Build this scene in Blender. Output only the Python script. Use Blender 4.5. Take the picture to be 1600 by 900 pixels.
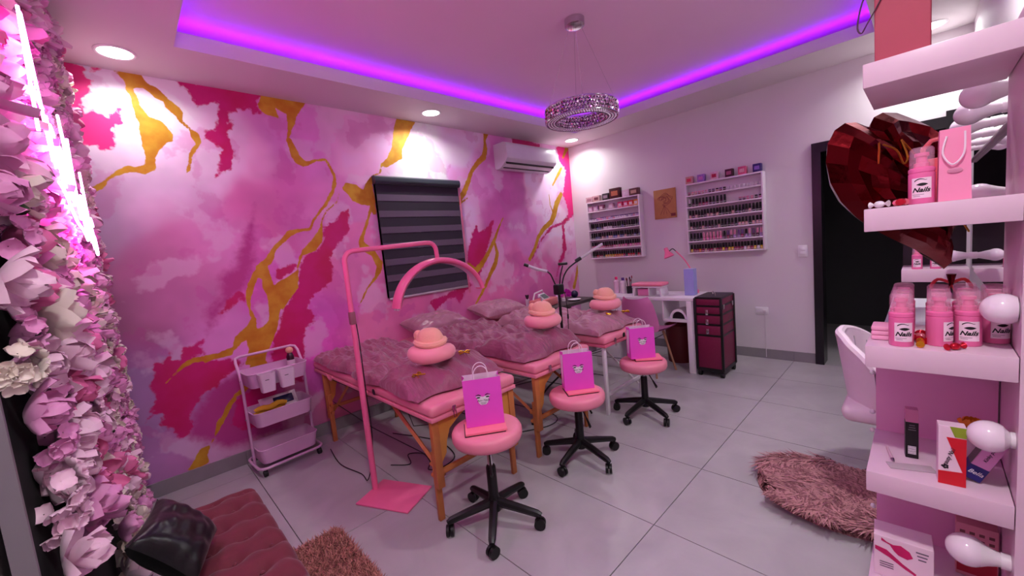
import bpy, bmesh, math, random
import numpy as np
from mathutils import Vector, Matrix, Euler
random.seed(7)
for o in list(bpy.data.objects): bpy.data.objects.remove(o, do_unlink=True)
S = bpy.context.scene
COL = S.collection
PI = math.pi
# ---------------------------------------------------------------- camera
cd = bpy.data.cameras.new('camera'); cam = bpy.data.objects.new('camera', cd); COL.objects.link(cam)
cd.sensor_width = 36.0; cd.lens = 623.74 / 1600 * 36; cd.clip_start = 0.02; cd.clip_end = 60
CR = ((0.71180982, -0.69590816, -0.09507162), (0.13651476, 0.00429924, 0.99062871), (0.68897786, 0.71811792, -0.09806198))
CC = (-4.67007, -3.46764, 1.38529)
cam.matrix_world = Matrix(((CR[0][0], CR[1][0], -CR[2][0], CC[0]), (CR[0][1], CR[1][1], -CR[2][1], CC[1]), (CR[0][2], CR[1][2], -CR[2][2], CC[2]), (0, 0, 0, 1)))
S.camera = cam
# ---------------------------------------------------------------- world, exposure
w = bpy.data.worlds.new('world'); S.world = w; w.use_nodes = True
w.node_tree.nodes['Background'].inputs[0].default_value = (0.02, 0.015, 0.02, 1)
w.node_tree.nodes['Background'].inputs[1].default_value = 1.0
S.view_settings.view_transform = 'Standard'; S.view_settings.look = 'None'
S.view_settings.gamma = 1; S.view_settings.use_curve_mapping = False
S.view_settings.exposure = 0.36
LIGHT_DOWN = 10.0       # watts of each recessed ceiling lamp
LIGHT_DOWN_COL = (0.98, 0.97, 0.97)
LIGHT_COVE = 19.0      # violet LED strip in the ceiling cove
LIGHT_COVE_COL = (0.25, 0.006, 1.0)
LIGHT_NEON = 46.0       # pink neon writing
LIGHT_NEON_COL = (1.0, 0.16, 0.75)
# ---------------------------------------------------------------- helpers
def lin(c):
    return tuple(((x / 255) / 12.92 if x / 255 <= 0.04045 else (((x / 255) + 0.055) / 1.055) ** 2.4) for x in c)
MATS = {}
def M(name, rgb, rough=0.5, metal=0.0, var=0.06, vscale=12.0, bump=0.0, bscale=80.0, emit=0.0, ecol=None, alpha=1.0, trans=0.0, sheen=0.0, coat=0.0, aniso=None, ior=1.45):
    if name in MATS: return MATS[name]
    m = bpy.data.materials.new(name); m.use_nodes = True; MATS[name] = m
    nt = m.node_tree; b = nt.nodes['Principled BSDF']; c = lin(rgb)
    tc = nt.nodes.new('ShaderNodeTexCoord')
    n = nt.nodes.new('ShaderNodeTexNoise'); n.inputs['Scale'].default_value = vscale; n.inputs['Detail'].default_value = 4
    nt.links.new(tc.outputs['Object'], n.inputs['Vector'])
    mx = nt.nodes.new('ShaderNodeMix'); mx.data_type = 'RGBA'
    mx.inputs['A'].default_value = tuple(max(0, x * (1 - var)) for x in c) + (1,)
    mx.inputs['B'].default_value = tuple(min(1, x * (1 + var)) for x in c) + (1,)
    nt.links.new(n.outputs['Fac'], mx.inputs['Factor']); nt.links.new(mx.outputs['Result'], b.inputs['Base Color'])
    b.inputs['Roughness'].default_value = rough; b.inputs['Metallic'].default_value = metal
    b.inputs['IOR'].default_value = ior
    if trans: b.inputs['Transmission Weight'].default_value = trans
    if alpha < 1: b.inputs['Alpha'].default_value = alpha
    if sheen: b.inputs['Sheen Weight'].default_value = sheen; b.inputs['Sheen Roughness'].default_value = 0.4
    if coat: b.inputs['Coat Weight'].default_value = coat; b.inputs['Coat Roughness'].default_value = 0.08
    if emit:
        b.inputs['Emission Color'].default_value = tuple(ecol or c) + (1,); b.inputs['Emission Strength'].default_value = emit
    if bump:
        n2 = nt.nodes.new('ShaderNodeTexNoise'); n2.inputs['Scale'].default_value = bscale; n2.inputs['Detail'].default_value = 5
        nt.links.new(tc.outputs['Object'], n2.inputs['Vector'])
        bp = nt.nodes.new('ShaderNodeBump'); bp.inputs['Strength'].default_value = bump; bp.inputs['Distance'].default_value = 0.01
        nt.links.new(n2.outputs['Fac'], bp.inputs['Height']); nt.links.new(bp.outputs['Normal'], b.inputs['Normal'])
    return m
def unit(v):
    v = Vector(v); return v / (v.length or 1)
class MB:
    def __init__(s): s.v = []; s.f = []; s.m = []
    def add(s, vs, fs, mi=0):
        k = len(s.v); s.v += [tuple(x) for x in vs]; s.f += [tuple(i + k for i in f) for f in fs]; s.m += [mi] * len(fs); return s
    def box(s, c, d, mi=0, R=None):
        x, y, z = d[0] / 2, d[1] / 2, d[2] / 2
        vs = [Vector((a * x, b * y, e * z)) for a in (-1, 1) for b in (-1, 1) for e in (-1, 1)]
        if R is not None: vs = [R @ q for q in vs]
        c = Vector(c); vs = [q + c for q in vs]
        return s.add(vs, [(0, 1, 3, 2), (4, 6, 7, 5), (0, 4, 5, 1), (2, 3, 7, 6), (0, 2, 6, 4), (1, 5, 7, 3)], mi)
    def bb(s, a, b, mi=0):
        return s.box([(a[i] + b[i]) / 2 for i in range(3)], [abs(b[i] - a[i]) for i in range(3)], mi)
    def rbox(s, c, d, r=0.01, seg=2, mi=0, R=None):
        bm = bmesh.new(); bmesh.ops.create_cube(bm, size=1)
        for q in bm.verts: q.co = Vector((q.co.x * d[0], q.co.y * d[1], q.co.z * d[2]))
        r = min(r, min(d) * 0.49)
        bmesh.ops.bevel(bm, geom=list(bm.edges), offset=r, segments=seg, profile=0.5, affect='EDGES')
        bm.verts.ensure_lookup_table(); bm.verts.index_update()
        vs = [q.co.copy() for q in bm.verts]
        if R is not None: vs = [R @ q for q in vs]
        c = Vector(c); vs = [q + c for q in vs]
        fs = [tuple(q.index for q in f.verts) for f in bm.faces]; bm.free()
        return s.add(vs, fs, mi)
    def tube(s, pts, r, n=8, closed=False, mi=0, flat=None, sm=0):
        pts = [Vector(p) for p in pts]; N = len(pts)
        rs = r if isinstance(r, (list, tuple)) else [r] * N
        if sm and N > 2:
            q = []; qr = []
            for i in range(N - 1):
                a, b, c, d = pts[max(i - 1, 0)], pts[i], pts[i + 1], pts[min(i + 2, N - 1)]
                for k in range(sm):
                    t = k / sm; q.append(0.5 * ((2 * b) + (c - a) * t + (2 * a - 5 * b + 4 * c - d) * t * t + (3 * b - a - 3 * c + d) * t ** 3)); qr.append(rs[i] + (rs[i + 1] - rs[i]) * t)
            pts = q + [pts[-1]]; rs = qr + [rs[-1]]; N = len(pts)
        t0 = unit((pts[1] - pts[0])); up = Vector((0, 0, 1)) if abs(t0.z) < 0.9 else Vector((1, 0, 0))
        a = unit(up - t0 * up.dot(t0)); rings = []
        for i in range(N):
            if closed: t = unit(pts[(i + 1) % N] - pts[i - 1])
            else: t = unit(pts[min(i + 1, N - 1)] - pts[max(i - 1, 0)])
            a = unit(a - t * a.dot(t)); b = t.cross(a)
            fb = flat if flat else 1.0
            rings.append([pts[i] + a * math.cos(2 * PI * k / n) * rs[i] + b * math.sin(2 * PI * k / n) * rs[i] * fb for k in range(n)])
        vs = [q for g in rings for q in g]; fs = []
        for i in range(N if closed else N - 1):
            j = (i + 1) % N
            for k in range(n): fs.append((i * n + k, i * n + (k + 1) % n, j * n + (k + 1) % n, j * n + k))
        if not closed:
            fs.append(tuple(reversed(range(n)))); fs.append(tuple((N - 1) * n + k for k in range(n)))
        return s.add(vs, fs, mi)
    def cyl(s, p0, p1, r0, r1=None, n=16, mi=0):
        return s.tube([p0, p1], [r0, r0 if r1 is None else r1], n, mi=mi)
    def lathe(s, prof, c=(0, 0, 0), n=20, mi=0, R=None, sx=1, sy=1, caps=True):
        vs = []; fs = []; c = Vector(c); P = len(prof)
        for r, z in prof:
            for k in range(n):
                q = Vector((r * sx * math.cos(2 * PI * k / n), r * sy * math.sin(2 * PI * k / n), z))
                if R is not None: q = R @ q
                vs.append(q + c)
        for i in range(P - 1):
            for k in range(n): fs.append((i * n + k, i * n + (k + 1) % n, (i + 1) * n + (k + 1) % n, (i + 1) * n + k))
        if caps: fs.append(tuple(reversed(range(n)))); fs.append(tuple((P - 1) * n + k for k in range(n)))
        return s.add(vs, fs, mi)
    def ell(s, c, r, nu=16, nv=10, mi=0, R=None):
        prof = [(math.sin(PI * i / nv) + 1e-4, -math.cos(PI * i / nv)) for i in range(nv + 1)]
        vs = []; c = Vector(c)
        for rr, z in prof:
            for k in range(nu):
                q = Vector((rr * r[0] * math.cos(2 * PI * k / nu), rr * r[1] * math.sin(2 * PI * k / nu), z * r[2]))
                if R is not None: q = R @ q
                vs.append(q + c)
        fs = [(i * nu + k, i * nu + (k + 1) % nu, (i + 1) * nu + (k + 1) % nu, (i + 1) * nu + k) for i in range(nv) for k in range(nu)]
        return s.add(vs, fs, mi)
    def grid(s, fn, nu, nv, mi=0, wrapu=False):
        vs = [fn(i / nu, j / nv) for j in range(nv + 1) for i in range(nu + (0 if wrapu else 1))]
        W = nu if wrapu else nu + 1
        fs = [(j * W + i, j * W + (i + 1) % W, (j + 1) * W + (i + 1) % W, (j + 1) * W + i) for j in range(nv) for i in range(nu)]
        return s.add(vs, fs, mi)
    def prism(s, poly, a, b, ax=2, mi=0):
        # poly of 2-D points extruded along axis ax from a to b
        n = len(poly)
        def mk(p, h):
            q = [0, 0, 0]; o = [i for i in range(3) if i != ax]; q[o[0]] = p[0]; q[o[1]] = p[1]; q[ax] = h; return q
        vs = [mk(p, a) for p in poly] + [mk(p, b) for p in poly]
        fs = [tuple(reversed(range(n))), tuple(range(n, 2 * n))] + [(i, (i + 1) % n, n + (i + 1) % n, n + i) for i in range(n)]
        return s.add(vs, fs, mi)
    def xf(s, R=None, loc=(0, 0, 0)):
        loc = Vector(loc); s.v = [tuple((R @ Vector(q) if R is not None else Vector(q)) + loc) for q in s.v]; return s
    def mesh(s, name, mats, smooth=True, angle=40):
        me = bpy.data.meshes.new(name); me.from_pydata(s.v, [], s.f)
        mats = mats if isinstance(mats, (list, tuple)) else [mats]
        for q in mats: me.materials.append(q)
        if len(mats) > 1: me.polygons.foreach_set('material_index', s.m)
        bm = bmesh.new(); bm.from_mesh(me); bmesh.ops.recalc_face_normals(bm, faces=bm.faces); bm.to_mesh(me); bm.free()
        if smooth:
            me.polygons.foreach_set('use_smooth', [True] * len(me.polygons)); me.set_sharp_from_angle(angle=math.radians(angle))
        me.update(); return me
    def build(s, name, mats, parent=None, smooth=True, angle=40, loc=None):
        return link(name, s.mesh(name, mats, smooth, angle), parent, loc)
def link(name, me, parent=None, loc=None, rot=None):
    o = bpy.data.objects.new(name, me); COL.objects.link(o)
    if parent is not None: o.parent = parent
    if loc is not None: o.location = loc
    if rot is not None: o.rotation_euler = rot
    return o
def tag(o, label=None, cat=None, group=None, kind=None):
    if label: o['label'] = label
    if cat: o['category'] = cat
    if group: o['group'] = group
    if kind: o['kind'] = kind
    return o
def thing(name, label, cat, loc=(0, 0, 0), rz=0.0, group=None, rot=None):
    o = link(name, None, None, loc); o.rotation_euler = rot if rot else (0, 0, rz); o.empty_display_size = 0.05
    return tag(o, label, cat, group)
def struct(o): o['kind'] = 'structure'; return o
def dup(root, loc, rz=None, label=None, group=None, rot=None):
    r = root.copy(); COL.objects.link(r); r.location = loc
    if rz is not None: r.rotation_euler = (0, 0, rz)
    if rot is not None: r.rotation_euler = rot
    if label: r['label'] = label
    if group: r['group'] = group
    for ch in list(root.children):
        c = ch.copy(); COL.objects.link(c); c.parent = r
        for g in list(ch.children):
            d = g.copy(); COL.objects.link(d); d.parent = c
    return r
def text_mesh(body, size, mat, name, parent, loc, rot, shear=0.0, extrude=0.0004, bold=0.0):
    cu = bpy.data.curves.new('t', 'FONT'); cu.body = body; cu.size = size; cu.align_x = 'CENTER'; cu.align_y = 'CENTER'
    cu.shear = shear; cu.extrude = extrude; cu.offset = bold; cu.resolution_u = 3
    ob = bpy.data.objects.new('t', cu); COL.objects.link(ob)
    dg = bpy.context.evaluated_depsgraph_get()
    me = bpy.data.meshes.new_from_object(ob.evaluated_get(dg)); bpy.data.objects.remove(ob, do_unlink=True)
    me.materials.clear(); me.materials.append(mat)
    return link(name, me, parent, loc, rot)
def RZ(a): return Matrix.Rotation(a, 3, 'Z')
def RX(a): return Matrix.Rotation(a, 3, 'X')
def RY(a): return Matrix.Rotation(a, 3, 'Y')
ORD = ['first', 'second', 'third', 'fourth', 'fifth', 'sixth', 'seventh', 'eighth', 'ninth', 'tenth', 'eleventh', 'twelfth', 'thirteenth', 'fourteenth', 'fifteenth', 'sixteenth', 'seventeenth', 'eighteenth', 'nineteenth', 'twentieth', 'twenty-first', 'twenty-second', 'twenty-third', 'twenty-fourth', 'twenty-fifth', 'twenty-sixth', 'twenty-seventh', 'twenty-eighth', 'twenty-ninth', 'thirtieth']
GOLD=[[(-4.545,2.703),(-4.51,2.662),(-4.499,2.64),(-4.502,2.605),(-4.488,2.554),(-4.483,2.486),(-4.479,2.431),(-4.464,2.403),(-4.476,2.366),(-4.471,2.322),(-4.473,2.251),(-4.465,2.195),(-4.472,2.144),(-4.502,2.123),(-4.562,2.127),(-4.626,2.083),(-4.692,2.016),(-4.756,1.974),(-4.787,1.921),(-4.763,1.921),(-4.737,1.941),(-4.698,1.976),(-4.679,1.982),(-4.659,2.027),(-4.623,2.053),(-4.553,2.087),(-4.485,2.079),(-4.426,2.106),(-4.415,2.19),(-4.388,2.239),(-4.353,2.284),(-4.309,2.305),(-4.307,2.347),(-4.336,2.406),(-4.365,2.433),(-4.412,2.442),(-4.43,2.479),(-4.447,2.522),(-4.458,2.579),(-4.466,2.608),(-4.418,2.622),(-4.39,2.598),(-4.363,2.567),(-4.333,2.552),(-4.318,2.513),(-4.278,2.467),(-4.258,2.428),(-4.22,2.39),(-4.214,2.337),(-4.193,2.302),(-4.235,2.248),(-4.274,2.096),(-4.249,2.117),(-4.228,2.206),(-4.206,2.24),(-4.16,2.311),(-4.165,2.376),(-4.202,2.393),(-4.243,2.446),(-4.235,2.506),(-4.259,2.544),(-4.297,2.574),(-4.325,2.61),(-4.353,2.64),(-4.397,2.662),(-4.418,2.707)],[(-3.741,2.72),(-3.42,2.727),(-3.464,2.658),(-3.521,2.583),(-3.542,2.514),(-3.571,2.468),(-3.591,2.417),(-3.563,2.354),(-3.534,2.272),(-3.498,2.241),(-3.45,2.242),(-3.478,2.209),(-3.523,2.187),(-3.571,2.214),(-3.604,2.266),(-3.611,2.337),(-3.62,2.396),(-3.597,2.482),(-3.593,2.589),(-3.64,2.611),(-3.668,2.635),(-3.655,2.58),(-3.64,2.541),(-3.69,2.557),(-3.741,2.566),(-3.778,2.6),(-3.783,2.638)],[(-3.44,1.735),(-3.454,1.595),(-3.52,1.52),(-3.623,1.485),(-3.665,1.403),(-3.691,1.235),(-3.761,1.16),(-3.807,1.1),(-3.852,1.041),(-3.871,0.961),(-3.94,0.826),(-3.977,0.768),(-4.002,0.692),(-4.121,0.725),(-4.087,0.829),(-4.09,0.902),(-4.118,0.893),(-4.156,0.854),(-4.251,0.815),(-4.35,0.801),(-4.343,0.855),(-4.271,0.852),(-4.179,0.876),(-4.157,0.941),(-4.113,0.979),(-4.061,1.016),(-4.041,1.06),(-4.05,1.142),(-4.051,1.237),(-4.028,1.306),(-3.983,1.387),(-3.941,1.439),(-3.884,1.45),(-3.875,1.408),(-3.857,1.275),(-3.824,1.303),(-3.736,1.343),(-3.684,1.38),(-3.656,1.471),(-3.614,1.544),(-3.541,1.609),(-3.501,1.659)],[(-4.547,0.097),(-4.503,0.15),(-4.461,0.217),(-4.402,0.229),(-4.367,0.277),(-4.344,0.369),(-4.31,0.4),(-4.271,0.468),(-4.235,0.506),(-4.212,0.524),(-4.205,0.496),(-4.237,0.456),(-4.276,0.394),(-4.295,0.363),(-4.332,0.314),(-4.364,0.263),(-4.399,0.216),(-4.421,0.162),(-4.419,0.105),(-4.459,0.098)],[(-2.629,2.718),(-2.423,2.709),(-2.495,2.615),(-2.542,2.529),(-2.613,2.421),(-2.625,2.331),(-2.733,2.273),(-2.791,2.239),(-2.843,2.245),(-2.863,2.177),(-2.938,2.153),(-2.959,2.077),(-2.948,1.934),(-2.954,1.81),(-2.986,1.8),(-3.001,1.839),(-3.046,1.725),(-3.089,1.632),(-3.106,1.576),(-3.01,1.474),(-2.951,1.371),(-2.972,1.295),(-3.045,1.215),(-3.125,1.148),(-3.175,1.068),(-3.233,1.001),(-3.181,1.098),(-3.121,1.176),(-3.05,1.254),(-3.018,1.339),(-3.055,1.439),(-3.154,1.513),(-3.154,1.579),(-3.103,1.67),(-3.049,1.782),(-3.005,1.886),(-3.092,1.895),(-3.164,1.931),(-3.193,1.985),(-3.242,2.029),(-3.198,2.085),(-3.107,2.071),(-3.055,2.026),(-3.005,2.103),(-2.947,2.162),(-2.883,2.185),(-2.851,2.264),(-2.779,2.327),(-2.722,2.43),(-2.676,2.61)]]
GHOLE=[[(-3.954,1.349),(-3.931,1.333),(-3.939,1.27),(-3.915,1.217),(-3.915,1.119),(-3.928,1.022),(-3.969,0.981),(-4.012,0.974),(-4.008,1.054),(-4.031,1.139),(-4.013,1.216),(-3.982,1.291)],[(-3.83,1.096),(-3.811,1.067),(-3.827,1.011),(-3.866,0.993),(-3.85,1.057)]]
GSTR=[[(-3.476,2.228,0.015),(-3.412,2.254,0.01),(-3.342,2.264,0.0115),(-3.312,2.209,0.012),(-3.289,2.139,0.013),(-3.293,2.061,0.0145),(-3.323,1.988,0.009),(-3.379,1.903,0.008),(-3.446,1.826,0.006)],[(-3.294,2.107,0.0105),(-3.315,2.018,0.0125),(-3.382,1.91,0.012),(-3.463,1.814,0.01),(-3.502,1.772,0.0085),(-3.537,1.695,0.0115),(-3.626,1.69,0.015),(-3.699,1.667,0.024),(-3.743,1.62,0.0185),(-3.81,1.566,0.015),(-3.866,1.472,0.027),(-3.93,1.422,0.03)],[(-3.265,1.992,0.004),(-3.293,1.92,0.005),(-3.392,1.84,0.007),(-3.436,1.77,0.007),(-3.451,1.718,0.0085)],[(-4.2,0.832,0.0185),(-4.261,0.829,0.018),(-4.33,0.829,0.018),(-4.404,0.836,0.0185),(-4.452,0.82,0.0155),(-4.492,0.789,0.008),(-4.532,0.754,0.0035),(-4.567,0.724,0.002)],[(-4.207,0.523,0.0145),(-4.144,0.554,0.02),(-4.091,0.629,0.035),(-4.038,0.692,0.0585)],[(-1.516,2.724,0.041),(-1.55,2.629,0.016),(-1.55,2.538,0.03),(-1.584,2.443,0.035),(-1.702,2.354,0.029),(-1.787,2.27,0.0235),(-1.846,2.156,0.0285),(-1.918,2.042,0.0325),(-1.999,1.953,0.027),(-2.019,1.909,0.0195)],[(-1.884,1.977,0.008),(-1.991,1.914,0.01)],[(-1.378,1.757,0.0075),(-1.472,1.627,0.0145),(-1.554,1.499,0.0225),(-1.669,1.352,0.0245),(-1.776,1.244,0.032),(-1.876,1.173,0.0345),(-1.969,1.24,0.0385)],[(-1.555,1.487,0.0165),(-1.526,1.341,0.0255),(-1.574,1.225,0.031),(-1.669,1.115,0.025),(-1.746,1.005,0.021),(-1.837,0.9,0.0185),(-1.924,0.809,0.01)],[(-0.245,2.055,0.033),(-0.361,1.929,0.045),(-0.432,1.781,0.045),(-0.51,1.684,0.038),(-0.671,1.603,0.033),(-0.795,1.489,0.027),(-0.866,1.362,0.0265),(-0.987,1.23,0.0255)],[(-0.5,2.049,0.0065),(-0.499,1.916,0.01),(-0.454,1.818,0.0125)],[(-0.198,2.407,0.023),(-0.269,2.328,0.026),(-0.407,2.174,0.013)],[(0.002,1.037,0.0245),(-0.065,0.858,0.0275),(-0.122,0.759,0.0345)],[(-0.037,2.695,0.0335),(-0.137,2.561,0.0165)]]
HOT=[[(-4.813,2.699),(-4.598,2.7),(-4.672,2.655),(-4.665,2.633),(-4.64,2.62),(-4.656,2.579),(-4.657,2.546),(-4.685,2.513),(-4.707,2.471),(-4.7,2.43),(-4.655,2.461),(-4.645,2.43),(-4.609,2.416),(-4.587,2.449),(-4.542,2.485),(-4.54,2.417),(-4.55,2.376),(-4.589,2.351),(-4.594,2.292),(-4.591,2.238),(-4.652,2.203),(-4.683,2.233),(-4.709,2.245),(-4.722,2.196),(-4.772,2.173),(-4.838,2.116),(-4.89,2.139)],[(-0.28,2.695),(0.034,2.753),(0.016,2.293),(0.015,1.802),(-0.127,1.701),(-0.141,1.905),(-0.204,2.056),(-0.098,2.388),(-0.226,2.504)]]
DEEP=[[(-4.25,2.717),(-3.741,2.72),(-3.783,2.638),(-3.772,2.567),(-3.821,2.542),(-3.85,2.588),(-3.901,2.568),(-3.962,2.542),(-3.995,2.466),(-3.954,2.461),(-3.992,2.385),(-3.979,2.31),(-3.99,2.199),(-4.016,2.142),(-4.076,2.116),(-4.118,2.07),(-4.079,2.159),(-4.065,2.225),(-4.045,2.271),(-4.085,2.31),(-4.138,2.346),(-4.133,2.415),(-4.08,2.412),(-4.051,2.49),(-4.028,2.595),(-4.074,2.587),(-4.165,2.556),(-4.167,2.633),(-4.216,2.669)],[(-3.2,1.867),(-3.229,1.656),(-3.303,1.587),(-3.396,1.493),(-3.421,1.433),(-3.399,1.341),(-3.42,1.252),(-3.523,1.194),(-3.605,1.136),(-3.647,1.073),(-3.591,1.001),(-3.615,0.943),(-3.676,0.92),(-3.707,0.805),(-3.714,0.701),(-3.759,0.484),(-3.992,0.555),(-3.92,0.871),(-3.861,0.976),(-3.807,1.1),(-3.761,1.16),(-3.691,1.235),(-3.665,1.403),(-3.623,1.485),(-3.52,1.52),(-3.454,1.595),(-3.434,1.718),(-3.353,1.742),(-3.271,1.822)],[(-3.832,1.404),(-3.724,1.426),(-3.679,1.422),(-3.692,1.381),(-3.766,1.347),(-3.848,1.29),(-3.846,1.356)],[(-4.105,1.277),(-4.049,1.253),(-4.06,1.191),(-4.087,1.211),(-4.138,1.173),(-4.181,1.141),(-4.235,1.113),(-4.204,1.153),(-4.158,1.215)],[(-4.313,0.983),(-4.35,0.925),(-4.344,0.863),(-4.403,0.848),(-4.205,0.796),(-4.131,0.731),(-4.21,0.689),(-4.273,0.67),(-4.299,0.628),(-4.37,0.608),(-4.415,0.555),(-4.469,0.465),(-4.479,0.36),(-4.529,0.326),(-4.567,0.371),(-4.571,0.409),(-4.634,0.451),(-4.616,0.52),(-4.657,0.529),(-4.698,0.499),(-4.665,0.556),(-4.636,0.62),(-4.628,0.709),(-4.643,0.719),(-4.62,0.764),(-4.603,0.861),(-4.57,0.852),(-4.526,0.921),(-4.516,0.872),(-4.478,0.862),(-4.45,0.931),(-4.389,0.946)],[(-4.22,0.463),(-4.183,0.502),(-4.089,0.562),(-3.939,0.583),(-3.987,0.231),(-4.175,0.251),(-4.27,0.327),(-4.228,0.402)],[(-1.52,1.747),(-1.597,1.537),(-1.7,1.354),(-1.731,1.239),(-1.838,1.122),(-1.997,1.242),(-1.939,1.463),(-1.863,1.595),(-1.791,1.695),(-1.775,1.591),(-1.678,1.634)],[(-2.511,0.938),(-2.359,0.957),(-1.993,1.061),(-1.939,1.031),(-2.064,0.957),(-2.136,0.833),(-2.178,0.929),(-2.286,0.924),(-2.369,0.883),(-2.456,0.801)],[(-0.042,1.854),(0.022,1.789),(-0.127,1.701),(-0.239,1.639),(-0.219,1.318),(-0.301,1.171),(-0.418,1.054),(-0.519,0.889),(-0.427,1.131),(-0.328,1.275),(-0.288,1.425),(-0.288,1.641),(-0.463,1.608),(-0.607,1.528),(-0.79,1.393),(-0.916,1.248),(-1.007,1.209),(-0.851,1.337),(-0.743,1.474),(-0.538,1.623),(-0.295,1.679),(-0.139,1.765)],[(-1.101,2.726),(-0.581,2.685),(-0.631,2.591),(-1.116,2.612)]]  # the blot behind the trolley also paints in shade between its trays
MIDP=[[(-4.465,0.464),(-4.37,0.608),(-4.273,0.67),(-4.178,0.693),(-4.075,0.663),(-3.853,0.599),(-3.914,0.148),(-4.213,0.129),(-4.295,0.139),(-4.395,0.214),(-4.497,0.294),(-4.528,0.331)],[(-4.011,1.674),(-3.892,1.902),(-3.955,1.437),(-4.019,1.279),(-4.185,1.142),(-4.313,0.982),(-4.304,1.163),(-4.213,1.253),(-4.193,1.395),(-4.098,1.452)]]
WASH=[(-4.66,2.42,228,205,226),(-4.49,1.97,215,185,215),(-4.27,2.6,228,207,228),(-4.12,2.24,222,192,217),(-4.69,1.77,196,155,195),(-4.44,1.84,205,155,190),(-4.55,1.48,190,100,155),(-4.37,1.2,190,105,160),(-4.7,1.09,168,85,130),(-4.72,0.89,155,112,168),(-4.67,0.67,165,112,172),(-4.65,0.31,170,105,170),(-4.44,0.13,180,105,170),(-4.29,0.16,180,80,150),(-3.93,2.21,218,150,192),(-3.9,1.84,208,95,165),(-3.66,1.99,205,90,170),(-3.46,2.4,205,110,188),(-3.16,2.38,224,152,202),(-3.42,2.0,212,118,186),(-4.13,1.57,208,125,185),(-4.32,1.54,200,110,165),(-3.96,1.37,205,78,182),(-4.25,1.04,210,120,195),(-3.48,0.82,215,60,185),(-3.34,1.02,215,75,190),(-3.21,1.17,224,112,178),(-2.84,2.59,228,162,207),(-2.21,2.67,238,212,232),(-1.9,2.52,238,192,227),(-2.46,2.46,238,216,236),(-1.79,2.04,228,142,207),(-1.53,1.83,208,80,172),(-1.92,1.7,228,172,212),(-1.7,1.33,218,122,184),(-2.75,0.79,218,100,162),(-3.09,0.74,224,112,168),(-2.39,0.72,214,100,165),(-1.19,2.06,194,80,162),(-0.9,1.67,208,120,188),(-0.6,2.08,238,182,217),(-0.39,1.66,233,192,217),(-0.31,1.22,218,152,192),(-0.61,0.98,205,85,155),(-1.11,0.96,210,95,165),(-1.56,0.87,214,95,158),(-3.64,2.48,210,120,195),(-3.72,2.56,215,130,195),(-2.04,2.7,232,180,220),(-1.55,2.41,215,110,190),(-4.05,0.15,190,90,150),(-3.35,0.11,200,90,140),(0.1,2.1,225,150,200)]
# ---------------------------------------------------------------- the room shell
H = 2.7; XL = -4.97; YR = -3.714
m_wall = M('white_wall_paint', (224, 216, 220), 0.6, var=0.03, vscale=3, bump=0.05, bscale=120)
m_ceil = M('ceiling_paint', (222, 214, 216), 0.7, var=0.03, vscale=2)
m_tile = M('grey_concrete_tile', (172, 166, 170), 0.3, var=0.24, vscale=3.2, bump=0.04, bscale=40)
[q for q in m_tile.node_tree.nodes if q.type == 'TEX_NOISE'][0].inputs['Detail'].default_value = 9
[q for q in m_tile.node_tree.nodes if q.type == 'TEX_NOISE'][0].inputs['Distortion'].default_value = 0.8
m_grout = M('dark_grout', (84, 78, 82), 0.9)
m_base = M('grey_concrete_skirting', (140, 134, 138), 0.45, var=0.15, vscale=8)
m_blackframe = M('black_satin_frame', (20, 18, 22), 0.25)
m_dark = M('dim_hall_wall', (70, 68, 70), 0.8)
fl = struct(MB().bb((XL - 0.1, YR - 0.1, -0.06), (2.2, 0.02, -0.006)).build('floor', m_grout, smooth=False))
xs = [0.0, -0.605, -1.208, -1.811, -2.413, -3.012, -3.612, -4.208, -4.81, XL]
ys = [0.0, -0.2, -1.383, -2.566, YR]
G = 0.0022
for i in range(len(xs) - 1):
    for j in range(len(ys) - 1):
        x1, x0 = xs[i], xs[i + 1]; y1, y0 = ys[j], ys[j + 1]
        MB().bb((x0 + G, y0 + G, -0.012), (x1 - G, y1 - G, 0.0)).build('tile', m_tile, fl, smooth=False)
MB().bb((0.002, YR - 0.1, -0.012), (2.0, -2.2, 0.0)).build('tile', m_tile, fl, smooth=False)
# mural wall: one painted surface, colours and painted shapes carried as attributes of the wall itself
WX0, WX1, WZ0, WZ1 = -2.93, -2.03, 1.035, 2.09     # window opening
def seg_dist(px, pz, a, b):
    ax, az = a; bx, bz = b; dx, dz = bx - ax, bz - az
    t = np.clip(((px - ax) * dx + (pz - az) * dz) / (dx * dx + dz * dz + 1e-12), 0, 1)
    return np.hypot(px - ax - t * dx, pz - az - t * dz), t
def poly_sdf(px, pz, P):
    d = np.full(px.shape, 9.0); ins = np.zeros(px.shape, bool)
    for i in range(len(P)):
        a, b = P[i - 1], P[i]; d = np.minimum(d, seg_dist(px, pz, a, b)[0])
        c = ((a[1] > pz) != (b[1] > pz)); xx = (b[0] - a[0]) * (pz - a[1]) / (b[1] - a[1] + 1e-12) + a[0]
        ins ^= c & (px < xx)
    return np.where(ins, d, -d)
def str_sdf(px, pz, L):
    s = np.full(px.shape, -9.0)
    for a, b in zip(L[:-1], L[1:]):
        d, t = seg_dist(px, pz, a[:2], b[:2]); s = np.maximum(s, a[2] + (b[2] - a[2]) * t - d)
    return s
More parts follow.
